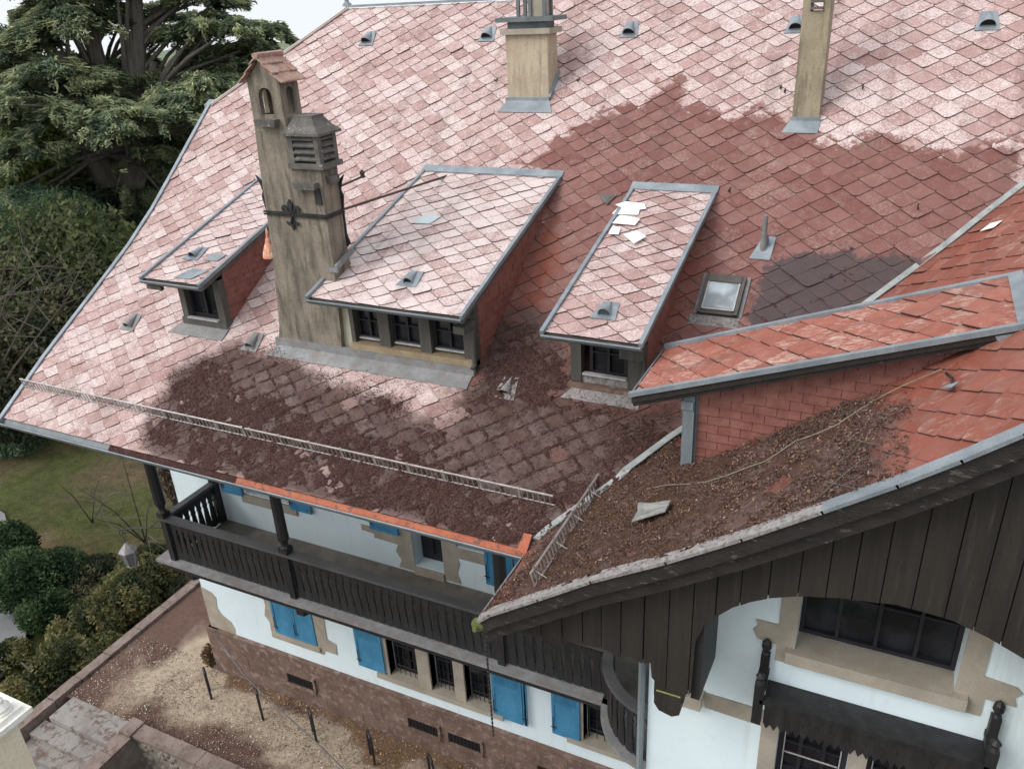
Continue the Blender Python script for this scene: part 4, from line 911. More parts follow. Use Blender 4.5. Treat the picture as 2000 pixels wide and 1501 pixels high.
arch_panel(b, (-9.6, CY1, z0), (0, -1, 0), (-1, 0, 0), .44, z0, z1, .17, a0, a1, .09)
b.prism([(-9.6, CY0, z1), (-8.97, CY0, z1), (-9.285, CY0, -.74)], (0, .06, 0)); b.prism([(-9.6, CY1-.06, z1), (-8.97, CY1-.06, z1), (-9.285, CY1-.06, -.74)], (0, .06, 0))
b.build('chimney_hood', M_CH1, ch1)
b = MB()
for sg in (-1, 1):   # tiled gable roof, three courses a side
    for k in range(3):
        x0 = sg*(.42-.145*k); x1 = sg*(.42-.145*(k+1)-.04); zA = -1.12+.145*k*.92+.02*1; zB = zA+.185*.92*.9
        for j in range(4):
            ya_ = CY0-.09+j*.155; jj = random.gauss(0, .012)
            b.prism([(-9.285+x0+sg*jj, ya_+.004, zA+.03), (-9.285+x0+sg*jj, ya_+.151, zA+.03), (-9.285+x1, ya_+.151, zB+.012), (-9.285+x1, ya_+.004, zB+.012)], (0, 0, .022))
b.tube([(-9.285, CY0-.09, -.68), (-9.285, CY0+.54, -.68)], .05, 8)
b.build('chimney_hood_roof', M_RTILE, ch1)
for (c, sx, sy) in (((-9.285, CY0-.05, -1.66), .19, .07), ((-8.93, 10.64, -1.66), .06, .12), ((-8.72, CY0-.05, -2.62), .2, .06), ((-8.38, 10.64, -2.55), .06, .1)):
    b = MB(); b.obox(c, (sx, 0, 0), (0, sy, 0), (0, 0, .055), 0, 1.12); b.build('chimney_ledge', M_SLAB, ch1)
# louvred head
b = MB(); hx0, hx1, hy0, hy1 = -8.98, -8.38, CY0-.02, CY1+.02
for x in (hx0, hx1-.09):
    for y in (hy0, hy1-.09): b.box((x, y, -2.28), (x+.09, y+.09, -1.84))
for k in range(4):
    z = -2.2+k*.105
    b.obox(((hx0+hx1)/2, hy0+.035, z), ((hx1-hx0)/2-.085, 0, 0), (0, .04, .03), (0, -.006, .012)); b.obox((hx1-.035, (hy0+hy1)/2, z), (.04, 0, -.03), (0, (hy1-hy0)/2-.085, 0), (.006, 0, .012))
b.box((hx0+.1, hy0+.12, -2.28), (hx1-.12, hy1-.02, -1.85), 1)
b.box((hx0-.03, hy0-.03, -2.36), (hx1+.05, hy1+.03, -2.28)); b.box((hx0-.06, hy0-.06, -1.85), (hx1+.08, hy1+.06, -1.81))
cx, cy = (hx0+hx1)/2, (hy0+hy1)/2; hx, hy = (hx1-hx0)/2+.07, (hy1-hy0)/2+.06; vs = []
for k, (s_, z) in enumerate(((1, -1.81), (.72, -1.72), (.5, -1.6), (.5, -1.56))):
    for a, c in ((-1, -1), (1, -1), (1, 1), (-1, 1)): vs.append((cx+a*hx*s_, cy+c*hy*s_, z))
b.add(vs, [(i*4+j, i*4+(j+1) % 4, i*4+4+(j+1) % 4, i*4+4+j) for i in range(3) for j in range(4)]+[(12, 13, 14, 15), (3, 2, 1, 0)])
b.build('louvred_head', [M_SLAB, M_UNLIT], ch1)
# iron strap, fleur-de-lis and ties
b = MB(); zs_ = -3.12
for dz in (-.022, .022): b.box((-9.72, CY0-.03, zs_+dz-.013), (-8.42, CY0-.002, zs_+dz+.013)); b.box((-8.425, CY0-.03, zs_+dz-.013+.0), (-8.4, CY1+.02, zs_+dz+.013))
def leafp(cx_, cz_, pts, y=CY0-.045): b.prism([(cx_+x, y, cz_+z) for x, z in pts], (0, .02, 0))
fx = -9.12
leafp(fx, zs_, [(0, .26), (.05, .19), (.035, .1), (.02, .03), (-.02, .03), (-.035, .1), (-.05, .19)])
for s in (-1, 1):
    leafp(fx, zs_, [(s*.02, .03), (s*.05, .08), (s*.09, .15), (s*.15, .16), (s*.19, .11), (s*.18, .06), (s*.14, .05), (s*.15, .09), (s*.12, .11), (s*.09, .07), (s*.05, .03)])
    leafp(fx, zs_, [(s*.015, -.03), (s*.03, -.1), (s*.08, -.13), (s*.13, -.11), (s*.12, -.16), (s*.07, -.18), (s*.03, -.15), (s*.0, -.16)])
leafp(fx, zs_, [(.025, -.03), (.02, -.15), (.035, -.2), (0, -.27), (-.035, -.2), (-.02, -.15), (-.025, -.03)])
for x, y in ((-9.73, CY0+.05), (-8.41, CY1-.02)):
    s = -1 if x < -9 else 1
    b.prism([(x, y, zs_), (x+s*.04, y, zs_+.25), (x, y, zs_+.35), (x+s*.03, y, zs_+.45), (x+s*.1, y, zs_+.6), (x+s*.0, y, zs_+.52), (x-s*.05, y, zs_+.38), (x-s*.04, y, zs_-.4), (x-s*.03, y, zs_-.62), (x+s*.05, y, zs_-.55), (x+s*.0, y, zs_-.4)], (0, .03, 0))
b.prism([(-8.6, CY0-.02, zs_+.45), (-8.54, CY0-.02, zs_+.5), (-8.48, CY0-.02, zs_+.44), (-8.47, CY0-.02, zs_+.2), (-8.6, CY0-.02, zs_+.2)], (0, .018, 0))
b.build('iron_strap', M_IRON, ch1)
b = MB(); pe = on(878, 342, 1, 13.9); b.tube([(-8.42, CY1, zs_+.02), tuple(pe)], .022, 6); b.tube([tuple(pe), tuple(np.array(pe)+np.array([.12, .25, .06]))], .03, 6)
b.tube([(-8.42, CY1, zs_+.4), (-8.2, CY1+.35, zs_+.5)], .018, 6); b.lathe([(.01, 0), (.05, .02), (.03, .06), (.05, .1), (.01, .14)], (-8.2, CY1+.35, zs_+.47), 7); b.build('tie_rod', mat_simple('rusty_iron', (.05, .035, .03), (.09, .06, .05), 8, .7), ch1)
b = MB(); b.box((-8.56, CY0-.02, -4.05), (-8.36, CY0+.03, -3.97)); A = np.array((-8.4, CY0, -3.97)); B_ = np.array((-8.38, CY1+.04, -3.8)); b.obox((A+B_)/2, (.03, 0, 0), (B_-A)/2, (0, 0, .045)); b.build('chimney_flashing', M_LEAD, ch1)
b = MB(); b.lathe([(.15, -.32), (.14, -.26), (.1, -.14), (.065, -.06), (.055, -.01), (.035, .02), (.03, .1), (.005, .2)], (-9.86, CY0+.12, -3.62), 12); b.build('terracotta_cowl', M_TERRA, ch1)
# chimney 2
b = MB(); b.box((-7.46, 15.35, -2.2), (-6.58, 15.82, -.72)); ch2 = b.build('chimney', M_CH2, house); ch2['label'] = 'short tan rendered chimney with flat dark cap behind the wide dormer'
b = MB(); b.box((-7.54, 15.27, -.72), (-6.5, 15.9, -.62)); b.box((-7.42, 15.38, -.62), (-6.62, 15.8, -.5), 1); b.box((-7.6, 15.22, -.5), (-6.42, 15.96, -.42), 1)
for x in (-7.2, -6.95, -6.66):
    for y in (15.4, 15.72): b.box((x-.03, y, -.42), (x+.03, y+.06, .06), 1)
b.box((-6.93, 15.44, -.42), (-6.68, 15.75, .02)); b.box((-7.28, 15.34, .06), (-6.56, 15.86, .12), 1); b.build('chimney_cap', [M_STONE, M_ZINCD], ch2)
b = MB(); b.prism([onm(-7.58, 15.1, .035), onm(-6.42, 15.1, .035), onm(-6.56, 15.34, .035), onm(-7.46, 15.34, .035)], (0, 0, .01)); b.box((-7.5, 15.3, -2.0), (-6.56, 15.35, -1.86)); A = np.array((-6.56, 15.33, -1.9)); B_ = np.array((-6.56, 15.86, -1.45)); b.obox((A+B_)/2, (.025, 0, 0), (B_-A)/2, (0, -.03, .05)); b.build('chimney_flashing', M_ZINC, ch2)
# chimney 3
b = MB(); b.box((-1.96, 15.04, -2.4), (-1.53, 15.48, -.5)); b.box((-1.96, 15.04, -.5), (-1.84, 15.48, .5)); b.box((-1.65, 15.04, -.5), (-1.53, 15.48, .5)); b.box((-1.84, 15.04, .1), (-1.65, 15.48, .5)); ch3 = b.build('chimney', M_CH3, house); ch3['label'] = 'slim lichen-spotted chimney with an open slot at its head'
b = MB(); b.box((-1.84, 15.0, -.47), (-1.65, 15.1, -.43)); b.box((-1.84, 15.0, -.37), (-1.65, 15.1, -.33)); b.build('slot_bars', M_SLAB, ch3)
b = MB(); b.prism([onm(-2.08, 14.82, .035), onm(-1.5, 14.82, .035), onm(-1.5, 15.05, .035), onm(-1.97, 15.05, .035)], (0, 0, .01)); b.box((-1.98, 14.99, -2.35), (-1.5, 15.04, -2.12)); b.build('chimney_flashing', M_ZINC, ch3)
# little soil pipe with flashing
b = MB(); P = onm(-1.94, 13.0, .0); b.tube([P, (P[0], P[1], P[2]+.3)], .05, 10, 1); b.tube([(P[0], P[1], P[2]+.28), (P[0], P[1], P[2]+.58)], .038, 10, 1); b.prism([onm(-2.12, 12.86, .035), onm(-1.8, 12.86, .035), onm(-1.78, 13.2, .035), onm(-1.98, 13.2, .035)], (0, 0, .008), 0)
b.prism([(P[0]-.05, P[1]+.03, P[2]), (P[0]+.12, P[1]+.03, P[2]+.02), (P[0]+.05, P[1]+.05, P[2]+.25)], (0, .02, 0)); b.build('soil_pipe', [M_ZINC, M_LEAD], house)
# skylight
def sky_l():
    b = MB(); P, ua, sa, na = frame_m(-2.38, 12.22, .0)
    w, h = .31, .36
    def bx(u0, u1, s0, s1, n0, n1, m): c = P+ua*(u0+u1)/2+sa*(s0+s1)/2+na*(n0+n1)/2; b.obox(c, ua*(u1-u0)/2, sa*(s1-s0)/2, na*(n1-n0)/2, m)
    bx(-w, -w+.055, -h, h, 0, .12, 0); bx(w-.055, w, -h, h, 0, .12, 0); bx(-w+.055, w-.055, h-.14, h, 0, .14, 0); bx(-w+.055, w-.055, -h, -h+.05, 0, .1, 0)
    bx(-w+.06, -w+.085, -h+.055, h-.145, .1, .135, 3); bx(w-.085, w-.06, -h+.055, h-.145, .1, .135, 3); bx(-w+.06, w-.06, -h+.055, -h+.08, .1, .138, 3)
    bx(-w-.06, -w-.005, -h, h+.05, 0.02, .05, 1); bx(w+.005, w+.06, -h, h+.05, 0.02, .05, 1); bx(-w-.1, w+.04, -h-.2, -h-.01, .03, .045, 2)
    o = b.build('skylight', [M_POST, M_LEAD, M_MLEAD, M_FRAMEW], house)
    p = MB(); c = P+ua*0+na*.115+sa*-.02; p.obox(c, ua*(w-.085), sa*(h-.12), na*.004); p.build('pane', M_SKYL, o)
sky_l()
# roof hooks and little crack plate
b = MB()
for px, py in ((1425, 375), (970, 160), (1130, 160), (1685, 175), (1792, 408), (1525, 175), (1533, 182)):
    P = np.array(hit(px, py)); b.tube([P+np.array([0, .05, .07]), P+np.array([0, 0, .03]), P+np.array([0, -.07, .02]), P+np.array([0, -.09, .06])], .012, 5)
b.build('roof_hook', M_IRON, house)
b = MB(); P = np.array(wpos(8.55, float(ws(.64)), .03)); Q = np.array(wpos(8.1, float(ws(.69)), .05)); b.tube([P, (P+Q)/2+np.array([.02, 0, .03]), Q], .014, 6); b.prism([Q+np.array([-.08, -.06, 0]), Q+np.array([.0, -.08, 0.03]), Q+np.array([.06, 0, .06]), Q+np.array([-.04, .02, .0])], (0, 0, .012), 1); b.build('wing_roof_hook', [M_IRON, M_ZINC], house)
b = MB(); q = [hit(*p) for p in ((1170, 385), (1207, 383), (1186, 404))]; b.prism([np.array(p)+np.array([0, -.02, .04]) for p in q], (0, -.003, .006)); b.build('slate_patch', M_SLAB, house)
b = MB(); q = [wpos(hit(*p, wing=True)[1], float(ws(hit(*p, wing=True)[0])), .05) for p in ((1918, 457), (1938, 442), (1962, 436), (1945, 450))]; b.prism(q, (0, -.003, .006)); b.build('white_slate_piece', M_CREAMW, house)
b = MB(); q = [hit(*p) for p in ((1012, 1082), (1026, 1048), (1042, 1052), (1030, 1090))]; b.prism([np.array(p)+np.array([0, -.04, .08]) for p in q], (0, 0, .02)); b.build('orange_flashing_piece', M_ORANGE, house)

# ================================================================== MOSS AND LITTER ON THE ROOFS
def joint(u, s, offu, offs, wx, ds):
    p = (u-offu)/(wx/2)+(s-offs)/ds; q = (u-offu)/(wx/2)-(s-offs)/ds
    d = np.minimum(np.abs(p-2*np.round(p/2)), np.abs(q-2*np.round(q/2))); return np.exp(-(d/.2)**2)
def moss_sheet(name, label, u0, u1, s0, s1, st, pos, sdm, sdt, jt, mat, cat='moss'):
    us = np.arange(u0, u1, st); ss = np.arange(s0, s1, st); U, S = np.meshgrid(us, ss)
    big = fbm(U*1.3, S*1.3, 4, 3)-.5; fine = fbm(U*14, S*14, 4, 9)-.5; vf = fbm(U*45, S*45, 2, 21)-.5; mid = fbm(U*4.5, S*4.5, 3, 31)-.5
    c = np.clip((sdm(U, S)+big*.9+mid*.45)/.28, 0, 1); t = np.clip((sdt(U, S)+big*.8)/.2+.3, 0, 1)
    J = jt(U, S)
    thick = .042+.07*mid+.05*fine+.045*vf; thin = -.006+.042*J+.055*mid+.045*fine+.035*vf
    H = c*((thick-.013+.024*J)*(1-t)+(thin-.004)*t)-.03*(1-c)
    shp = H.shape; V = pos(U, S, H).reshape(-1, 3); nI = shp[1]
    a = (np.arange(shp[0]-1)[:, None]*nI+np.arange(nI-1)[None]).ravel(); ok = (H[:-1, :-1].ravel() > -.012) | (H[1:, 1:].ravel() > -.012)
    a = a[ok]; F = np.stack([a, a+1, a+nI+1, a+nI], 1)
    used = np.unique(F); re = np.full(len(V), -1); re[used] = np.arange(len(used))
    o = np_mesh(name, V[used], re[F], mat, None, smooth=True); tag(o, label, cat, kind='stuff'); return o, c
def mposv(U, S, H):
    Y = np.interp(S, SL, PRO[:, 0]); Z = mz(Y); e = .25
    y1 = np.minimum(Y+e, 17.47); y0 = np.maximum(Y-e, 8.1); dy = y1-y0; dz = mz(y1)-mz(y0); L = np.hypot(dy, dz)
    return np.stack([U, Y-dz/L*H, Z+dy/L*H], -1)
def wposv(U, S, H):
    X = np.interp(S, WSL, WPR[:, 0]); Z = wz(X); e = .2; b_ = np.minimum(X+e, 4.6); a_ = np.maximum(X-e, -3.97); dx = b_-a_; dz = wz(b_)-wz(a_); L = np.hypot(dx, dz)
    return np.stack([X-dz/L*H, U, Z+dx/L*H], -1)
moss_sheet('moss', 'thick brown moss covering the lower main roof around the snow guard', -13.6, -2.2, .15, 3.9, .022, mposv,
           lambda u, s: np.where((wz(u) > mz(np.interp(s, SL, PRO[:, 0]))+.1) & (u > -3.97), -1, sdf(MOSSP, u, s)), lambda u, s: np.maximum(sdf(THIN, u, s), sdf(THIN2, u, s)),
           lambda u, s: joint(u, s, -.06, .085, .447, .177), M_MOSS)
moss_sheet('moss', 'brown moss and needle litter on the low front slope of the side wing', 6.72, 10.4, .02, 5.2, .022, wposv, lambda u, s: np.where((mz(u) > wz(np.interp(s, WSL, WPR[:, 0]))+.1) & (u > 8.1), -1, np.where((u > 8.98) & (s > 2.35), -1, sdf(WMOSS, u, s)+.1)),
           lambda u, s: np.clip((s-3.1)*1.2, -2, .5), lambda u, s: joint(u, s, .03, .03, .5, .205), M_MOSS2)

moss_sheet('moss', 'reddish moss clumps in the slate joints of the dark wet patch beside the skylight', -2.9, 1.2, 4.2, 7.4, .022, mposv, lambda u, s: sdf(GREYP, u, s)-.05,
           lambda u, s: np.full(np.shape(u), 1.), lambda u, s: 1.15*joint(u, s, -.06, .085, .447, .177)*(fbm(u*2.2, s*2.2, 3, 77) > .5)+.9*np.exp(-((u+.75)**2+(s-5.55)**2)/.09)*(fbm(u*7, s*7, 3, 5) > .45)-.28, M_MOSS)
def quads(P, A, B, col):          # P centre, A and B half axes
    V = np.stack([P-A-B, P+A-B, P+A+B, P-A+B], 1).reshape(-1, 3); F = np.arange(len(V)).reshape(-1, 4); C = np.repeat(np.concatenate([col, np.ones((len(col), 1))], 1), 4, 0)
    return V, F, C
def rvec(n):
    v = rng.normal(size=(n, 3)); return v/np.linalg.norm(v, axis=1)[:, None]
def litter(name, label, pts, nrm, cols, cat, smin=.006, smax=.03, w=.005):
    n = len(pts); d = rvec(n); nn = np.asarray(nrm); d = d-nn*(d@nn if nn.ndim == 1 else (d*nn).sum(1))[:, None]*.6; d /= np.linalg.norm(d, axis=1)[:, None]
    o = np.cross(d, rvec(n)); o /= np.linalg.norm(o, axis=1)[:, None]; L = rng.uniform(smin, smax, n)[:, None]; W = (w*rng.uniform(.6, 1.8, n))[:, None]
    c = np.array(cols)[rng.integers(0, len(cols), n)]*rng.uniform(.6, 1.3, (n, 1))*(.55+.9*fbm(pts[:, 0]*2.2+pts[:, 2], pts[:, 1]*2.2, 4, 51))[:, None]
    V, F, C = quads(pts, d*L, o*W, c); ob = np_mesh(name, V, F, M_DEBRIS, None, {'col': C}); tag(ob, label, cat, kind='stuff'); return ob
LC = [(.09, .048, .042), (.12, .07, .062), (.14, .09, .08), (.07, .038, .033), (.1, .06, .054)]
N = 90000; U = rng.uniform(-13.6, -2.4, N); S = rng.uniform(.2, 3.9, N); m = sdf(MOSSP, U, S)+(fbm(U*1.3, S*1.3, 4, 3)-.5)*.9+(fbm(U*4.5, S*4.5, 3, 31)-.5)*.45
th_ = np.maximum(sdf(THIN, U, S), sdf(THIN2, U, S)); pr = np.where(m > .05, np.where(th_ > 0, .2+.6*joint(U, S, -.06, .085, .447, .177), .2+.7*(fbm(U*3, S*3, 4, 72) > .46)), np.exp(m/.06)*.5); k = rng.random(N) < pr
U, S = U[k], S[k]; zz = ~((U > -3.9) & (wz(U) > mz(np.interp(S, SL, PRO[:, 0]))+.03)); U, S = U[zz], S[zz]
litter('needle_litter', 'dry brown needles and crumbs caught on the mossy lower main roof', mposv(U, S, rng.uniform(.018, .06, len(U))), np.array([0, -.5, .86]), LC, 'needles', .005, .017, .004)
N = 60000; U = rng.uniform(6.74, 10.3, N); S = rng.uniform(.02, 5.3, N); m = sdf(WMOSS, U, S)+.1+(fbm(U*1.3, S*1.3, 4, 3)-.5)*.9
k = (rng.random(N) < np.where(m > .05, .15+1.0*(fbm(U*3, S*3, 4, 71) > .47), np.exp(m/.1)*.6)) & ~((U > 8.9) & (S > 2.2)) & ~((U > 8.1) & (mz(U) > wz(np.interp(S, WSL, WPR[:, 0]))))
U, S = U[k], S[k]; litter('needle_litter', 'dry needles and leaf crumbs strewn over the side wing slope', wposv(U, S, rng.uniform(.018, .065, len(U))), np.array([-.5, 0, .86]), LC+[(.17, .1, .05), (.24, .17, .13)], 'needles', .005, .02, .004)
# wire and dead twigs lying on the wing roof
def onwing(px, py, h=.06): P = hit(px, py, True); return np.array(wpos(P[1], float(ws(P[0])), h))
b = MB(); W_ = [(1268, 962), (1310, 955), (1350, 952), (1385, 948), (1425, 938), (1470, 918), (1500, 908), (1535, 888), (1560, 868), (1590, 858), (1640, 840), (1690, 805), (1720, 785), (1765, 765), (1810, 745), (1845, 728)]
b.tube([onwing(*p, h=.06+.01*math.sin(i*2)) for i, p in enumerate(W_)], .0055, 5); tag(b.build('cable', M_PALEWIRE), 'thin pale cable snaking across the mossy side wing roof', 'cable')
b = MB()
for pts in ([(1655, 860), (1690, 872), (1720, 878)], [(1640, 915), (1670, 895), (1690, 870)], [(1560, 868), (1572, 885), (1580, 895)], [(1620, 950), (1680, 965)], [(1645, 800), (1655, 815), (1648, 822)], [(1600, 985), (1650, 940), (1700, 900)]):
    b.tube([onwing(*p, h=.06) for p in pts], [.009]+[.006]*(len(pts)-1), 5)
tag(b.build('dead_twigs', M_TWIG), 'dead twigs lying where the side wing moss meets bare slate', 'twigs', kind='stuff')

# ================================================================== GROUND
def mat_ground(name, fine, amp, bd):
    t = NT(name); a = t.n('ShaderNodeAttribute', attribute_name='col'); n = t.noise(fine, 6, .75); n2 = t.noise(fine*.18, 5, .7); n3 = t.noise(fine*4, 3, .8)
    f = t.math('ADD', t.math('MULTIPLY', n, .8), t.math('ADD', t.math('MULTIPLY', n2, .5), t.math('MULTIPLY', n3, .6)))
    sc = t.n('ShaderNodeVectorMath', operation='SCALE'); t.l(a.outputs['Color'], sc.inputs[0]); t.l(t.step(f, .7, 1.2, 1-amp, 1+amp), sc.inputs['Scale'])
    return t.out(sc.outputs[0], .95, 0, f, bd, .15)
M_GROUND = mat_ground('ground_soil_grass', 16, .65, .05); M_GRAVEL = mat_ground('gravel_and_needles', 40, .35, .012)
def gridmesh(name, xs, ys, zf, cf, mat):
    X, Y = np.meshgrid(xs, ys); Z = zf(X, Y); V = np.stack([X, Y, Z], -1).reshape(-1, 3); nI = len(xs)
    a = (np.arange(len(ys)-1)[:, None]*nI+np.arange(nI-1)[None]).ravel(); F = np.stack([a, a+1, a+nI+1, a+nI], 1)
    C = cf(X, Y).reshape(-1, 3); return np_mesh(name, V, F, mat, None, {'col': np.concatenate([C, np.ones((len(C), 1))], 1)}, True)
def mixc(f, a, b): f = np.clip(f, 0, 1)[..., None]; return np.array(a)*(1-f)+np.array(b)*f
def gz(X, Y):
    R = np.hypot(X, Y); z = -17.55-.03*np.clip(R-60, 0, None)-.25*np.sqrt(np.clip(R-500, 0, None))*.1
    z = np.where((X > -19.0) & (X < 12), np.minimum(z, -17.6), z)
    return z+(fbm(X*.3, Y*.3, 3, 5)-.5)*.5
def gc(X, Y):
    n = fbm(X*.35, Y*.35, 4, 2); n2 = fbm(X*1.4, Y*1.4, 4, 6); c = mixc((n-.47)*6, (.075, .085, .028), (.125, .095, .052)); c = c*(0.75+.5*n2[..., None])
    R = np.hypot(X, Y); return np.where((R > 120)[..., None], mixc(fbm(X*.02, Y*.02, 3, 4)*2-.5, (.1, .14, .07), (.2, .22, .16)), c)
def graded(lo, hi, c0, c1, st):
    core = list(np.arange(c0, c1, st)); a = []; x = c0; d = st
    while x > lo: d *= 1.18; x -= d; a.append(x)
    b_ = []; x = core[-1]; d = st
    while x < hi: d *= 1.18; x += d; b_.append(x)
    return np.array(a[::-1]+core+b_)
tag(gridmesh('ground', graded(-1700, 1700, -60, 20, .4), graded(-300, 1900, -5, 60, .4), gz, gc, M_GROUND), kind='structure')
# gravel terrace along the house
TP = np.array([(-15.2, 10.9), (-12.8, 10.2), (-10.5, 9.9), (-8, 9.6), (-6, 9.8), (-6, 11.2), (-8.6, 11.2), (-9.0, 10.6), (-9.8, 10.9), (-11.6, 10.9), (-12.8, 10.75), (-14.2, 11.1)])
def tc(X, Y):
    n = fbm(X*.9, Y*.9, 5, 12); n2 = fbm(X*3.5, Y*3.5, 4, 15)
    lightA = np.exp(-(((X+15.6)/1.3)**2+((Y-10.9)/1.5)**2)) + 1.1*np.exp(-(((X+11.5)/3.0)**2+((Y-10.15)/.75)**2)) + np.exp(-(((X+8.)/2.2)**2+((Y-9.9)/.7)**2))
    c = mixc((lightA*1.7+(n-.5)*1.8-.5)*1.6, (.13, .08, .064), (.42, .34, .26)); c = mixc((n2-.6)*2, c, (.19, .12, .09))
    sw = sdf([(-14.9, 11.3), (-14.2, 10.75), (-13.0, 10.7), (-11.9, 10.95), (-10.4, 10.95), (-9.6, 10.2), (-8.7, 10.15), (-8.5, 10.8), (-7, 10.8), (-5, 10.6), (-5, 11.3)], X, Y)+(n2-.5)*.5
    return mixc(sw/.1+.5, c, mixc((n-.4)*3, (.22, .135, .075), (.16, .1, .065)))
tz = lambda X, Y: -16.0+(fbm(X*2, Y*2, 3, 8)-.5)*.05
tag(gridmesh('terrace', np.arange(-17.95, -2.0, .06), np.arange(8.78, 11.3, .06), tz, tc, M_GRAVEL), kind='structure')
tag(gridmesh('terrace_side', np.arange(-17.95, -14.5, .08), np.arange(11.24, 26.5, .08), lambda X, Y: tz(X, Y)-.002, tc, M_GRAVEL), kind='structure')
def lowc(X, Y): return mixc(fbm(X*2, Y*2, 4, 3)*2-.6, (.09, .05, .04), (.16, .1, .08))
tag(gridmesh('lower_yard', np.arange(-18.2, 12, .12), np.arange(0., 8.6, .12), lambda X, Y: -17.2+(fbm(X*2, Y*2, 3, 8)-.5)*.06, lowc, M_GRAVEL), kind='structure')
N = 16000; X = rng.uniform(-17.9, -3, N); Y = rng.uniform(8.8, 11.2, N); kk = rng.random(N) < .25+.75*(fbm(X*.9, Y*.9, 5, 12) < .5)
X, Y = X[kk], Y[kk]; litter('needle_litter', 'fallen brown needles and grit scattered on the gravel terrace', np.stack([X, Y, np.full(len(X), -15.975)], 1), np.array([0, 0, 1.]), [(.1, .055, .04), (.16, .09, .06), (.3, .22, .15), (.06, .04, .035)], 'needles', .006, .022, .005)
N = 9000; X = rng.uniform(-17.9, -3, N); Y = rng.uniform(8.8, 11.2, N)
litter('pebbles', 'small pale pebbles of the gravel terrace', np.stack([X, Y, np.full(N, -15.965)], 1), np.array([0, 0, 1.]), [(.5, .42, .33), (.38, .32, .26), (.58, .52, .44), (.2, .16, .13)], 'gravel', .006, .016, .008)
# path
b = MB(); b.prism([(-22.0, 9.0, -17.45), (-22.1, 10.1, -17.45), (-23.9, 11.6, -17.45), (-30, 15, -17.45), (-42, 17, -17.45), (-42, 13, -17.45), (-31, 11, -17.45), (-25, 6, -17.45), (-22.3, 6, -17.45)], (0, 0, .12)); tag(b.build('path', mat_simple('grey_asphalt_path', (.15, .155, .165), (.2, .2, .21), 1.2, .9, .004, 60)), kind='structure')

M_KERB = mat_simple('mossy_sandstone_kerb', (.17, .125, .11), (.25, .195, .175), 2.2, .95, .02, 18, c3=(.1, .07, .055), t3=(.5, .7))
b = MB(); y = 7.2
while y < 26: L_ = random.uniform(.8, 1.3); b.box((-18.28, y+.01, -17.9), (-17.97+random.uniform(-.015, .015), y+L_-.01, -15.9+random.uniform(-.015, .015))); y += L_
tag(b.build('retaining_wall', M_KERB), 'long low sandstone retaining wall between gravel terrace and shrubs', 'wall')
M_GST = mat_simple('grey_step_stone', (.2, .18, .17), (.29, .27, .255), 1.6, .9, .008, 30, c3=(.13, .09, .075), t3=(.5, .62))
st = thing('stone_steps', 'worn grey stone steps with broad landing slabs beside the retaining wall', 'steps', (-16.6, 8.3, -17.2))
b = MB()
for x0, x1 in ((-17.7, -16.2), (-16.19, -15.5)): b.box((x0, 8.1, -16.3), (x1, 8.82, -15.95))
b.build('landing', M_GST, st)
for i in range(5):
    b = MB(); y1 = 8.09-.40*i; x = -17.9
    while x < -15.55: w = random.uniform(.6, 1.1); b.box((x+.005, y1-.46, -16.45-.17*i), (min(x+w, -15.5)-.005, y1-.002, -16.12-.17*i)); x += w
    b.build('step', M_GST, st)
M_RUB = mat_simple('rough_garden_wall', (.16, .14, .12), (.26, .23, .2), 3.5, .95, .03, 14, c3=(.42, .4, .37), t3=(.62, .7))
gw = thing('garden_wall', 'L-shaped rough stone garden wall with flat grey coping near the steps', 'wall', (-13, 8.7, -17.2))
b = MB(); b.box((-15.42, 8.5, -17.5), (-3, 8.78, -15.88)); b.box((-15.44, 5.0, -17.5), (-15.1, 8.5, -15.9))
for k in range(150):
    x = random.uniform(-15.1, -8); b.lathe([(.02, -.02), (.1, 0), (.06, .04), (.01, .05)], (x, 8.5, random.uniform(-17.1, -16)), 6, 0, (0, -1, 0), random.random()*6)
b.build('rubble', M_RUB, gw)
b = MB(); x = -15.15
while x < -3: w = random.uniform(.8, 1.4); b.box((x+.006, 8.44+random.uniform(-.01, .01), -15.885), (x+w-.006, 8.83, -15.8+random.uniform(-.006, .006))); x += w
b.box((-15.48, 8.4, -15.885), (-15.1, 8.86, -15.76)); y = 5.0
while y < 8.3: w = random.uniform(.6, .9); b.box((-15.5, y+.006, -15.895), (-15.06, min(y+w, 8.39)-.006, -15.81)); y += w
b.build('coping', M_KERB, gw)
# black hoops
for i, (x, lab) in enumerate(((-14.41, 'black steel hoop nearest the house corner with the creeper'), (-12.7, 'black steel hoop in front of the first cellar grille'), (-11.05, 'black steel hoop third from the house corner, on pale gravel'), (-9.36, 'black steel hoop standing in the wet brown gravel patch'), (-7.72, 'black steel hoop farthest right, at the bottom edge near the wall'))):
    b = MB(); h = .86; w = .17
    b.tube([(x-.78*q, 10.33+.62*q, -16+z) for q, z in ((-w, -.05), (-w, h-.15), (-w*.7, h-.03), (0, h), (w*.7, h-.03), (w, h-.15), (w, -.05))], .03, 7)
    o = b.build('steel_hoop', M_IRON); tag(o, lab, 'hoop', 'black hoops along the gravel terrace')
# overhead cable
C_ = [(414, 1226, 11.0), (430, 1252, 10.9), (455, 1288, 10.6), (480, 1322, 10.35), (520, 1360, 10.05), (560, 1397, 9.8), (615, 1446, 9.45), (670, 1500, 9.1), (760, 1590, 8.5)]
b = MB(); b.tube([on(x, y, 1, Y) for x, y, Y in C_], .014, 5); tag(b.build('overhead_cable', M_WIRE), 'dark grey cable stretched from the house corner across the terrace', 'cable')
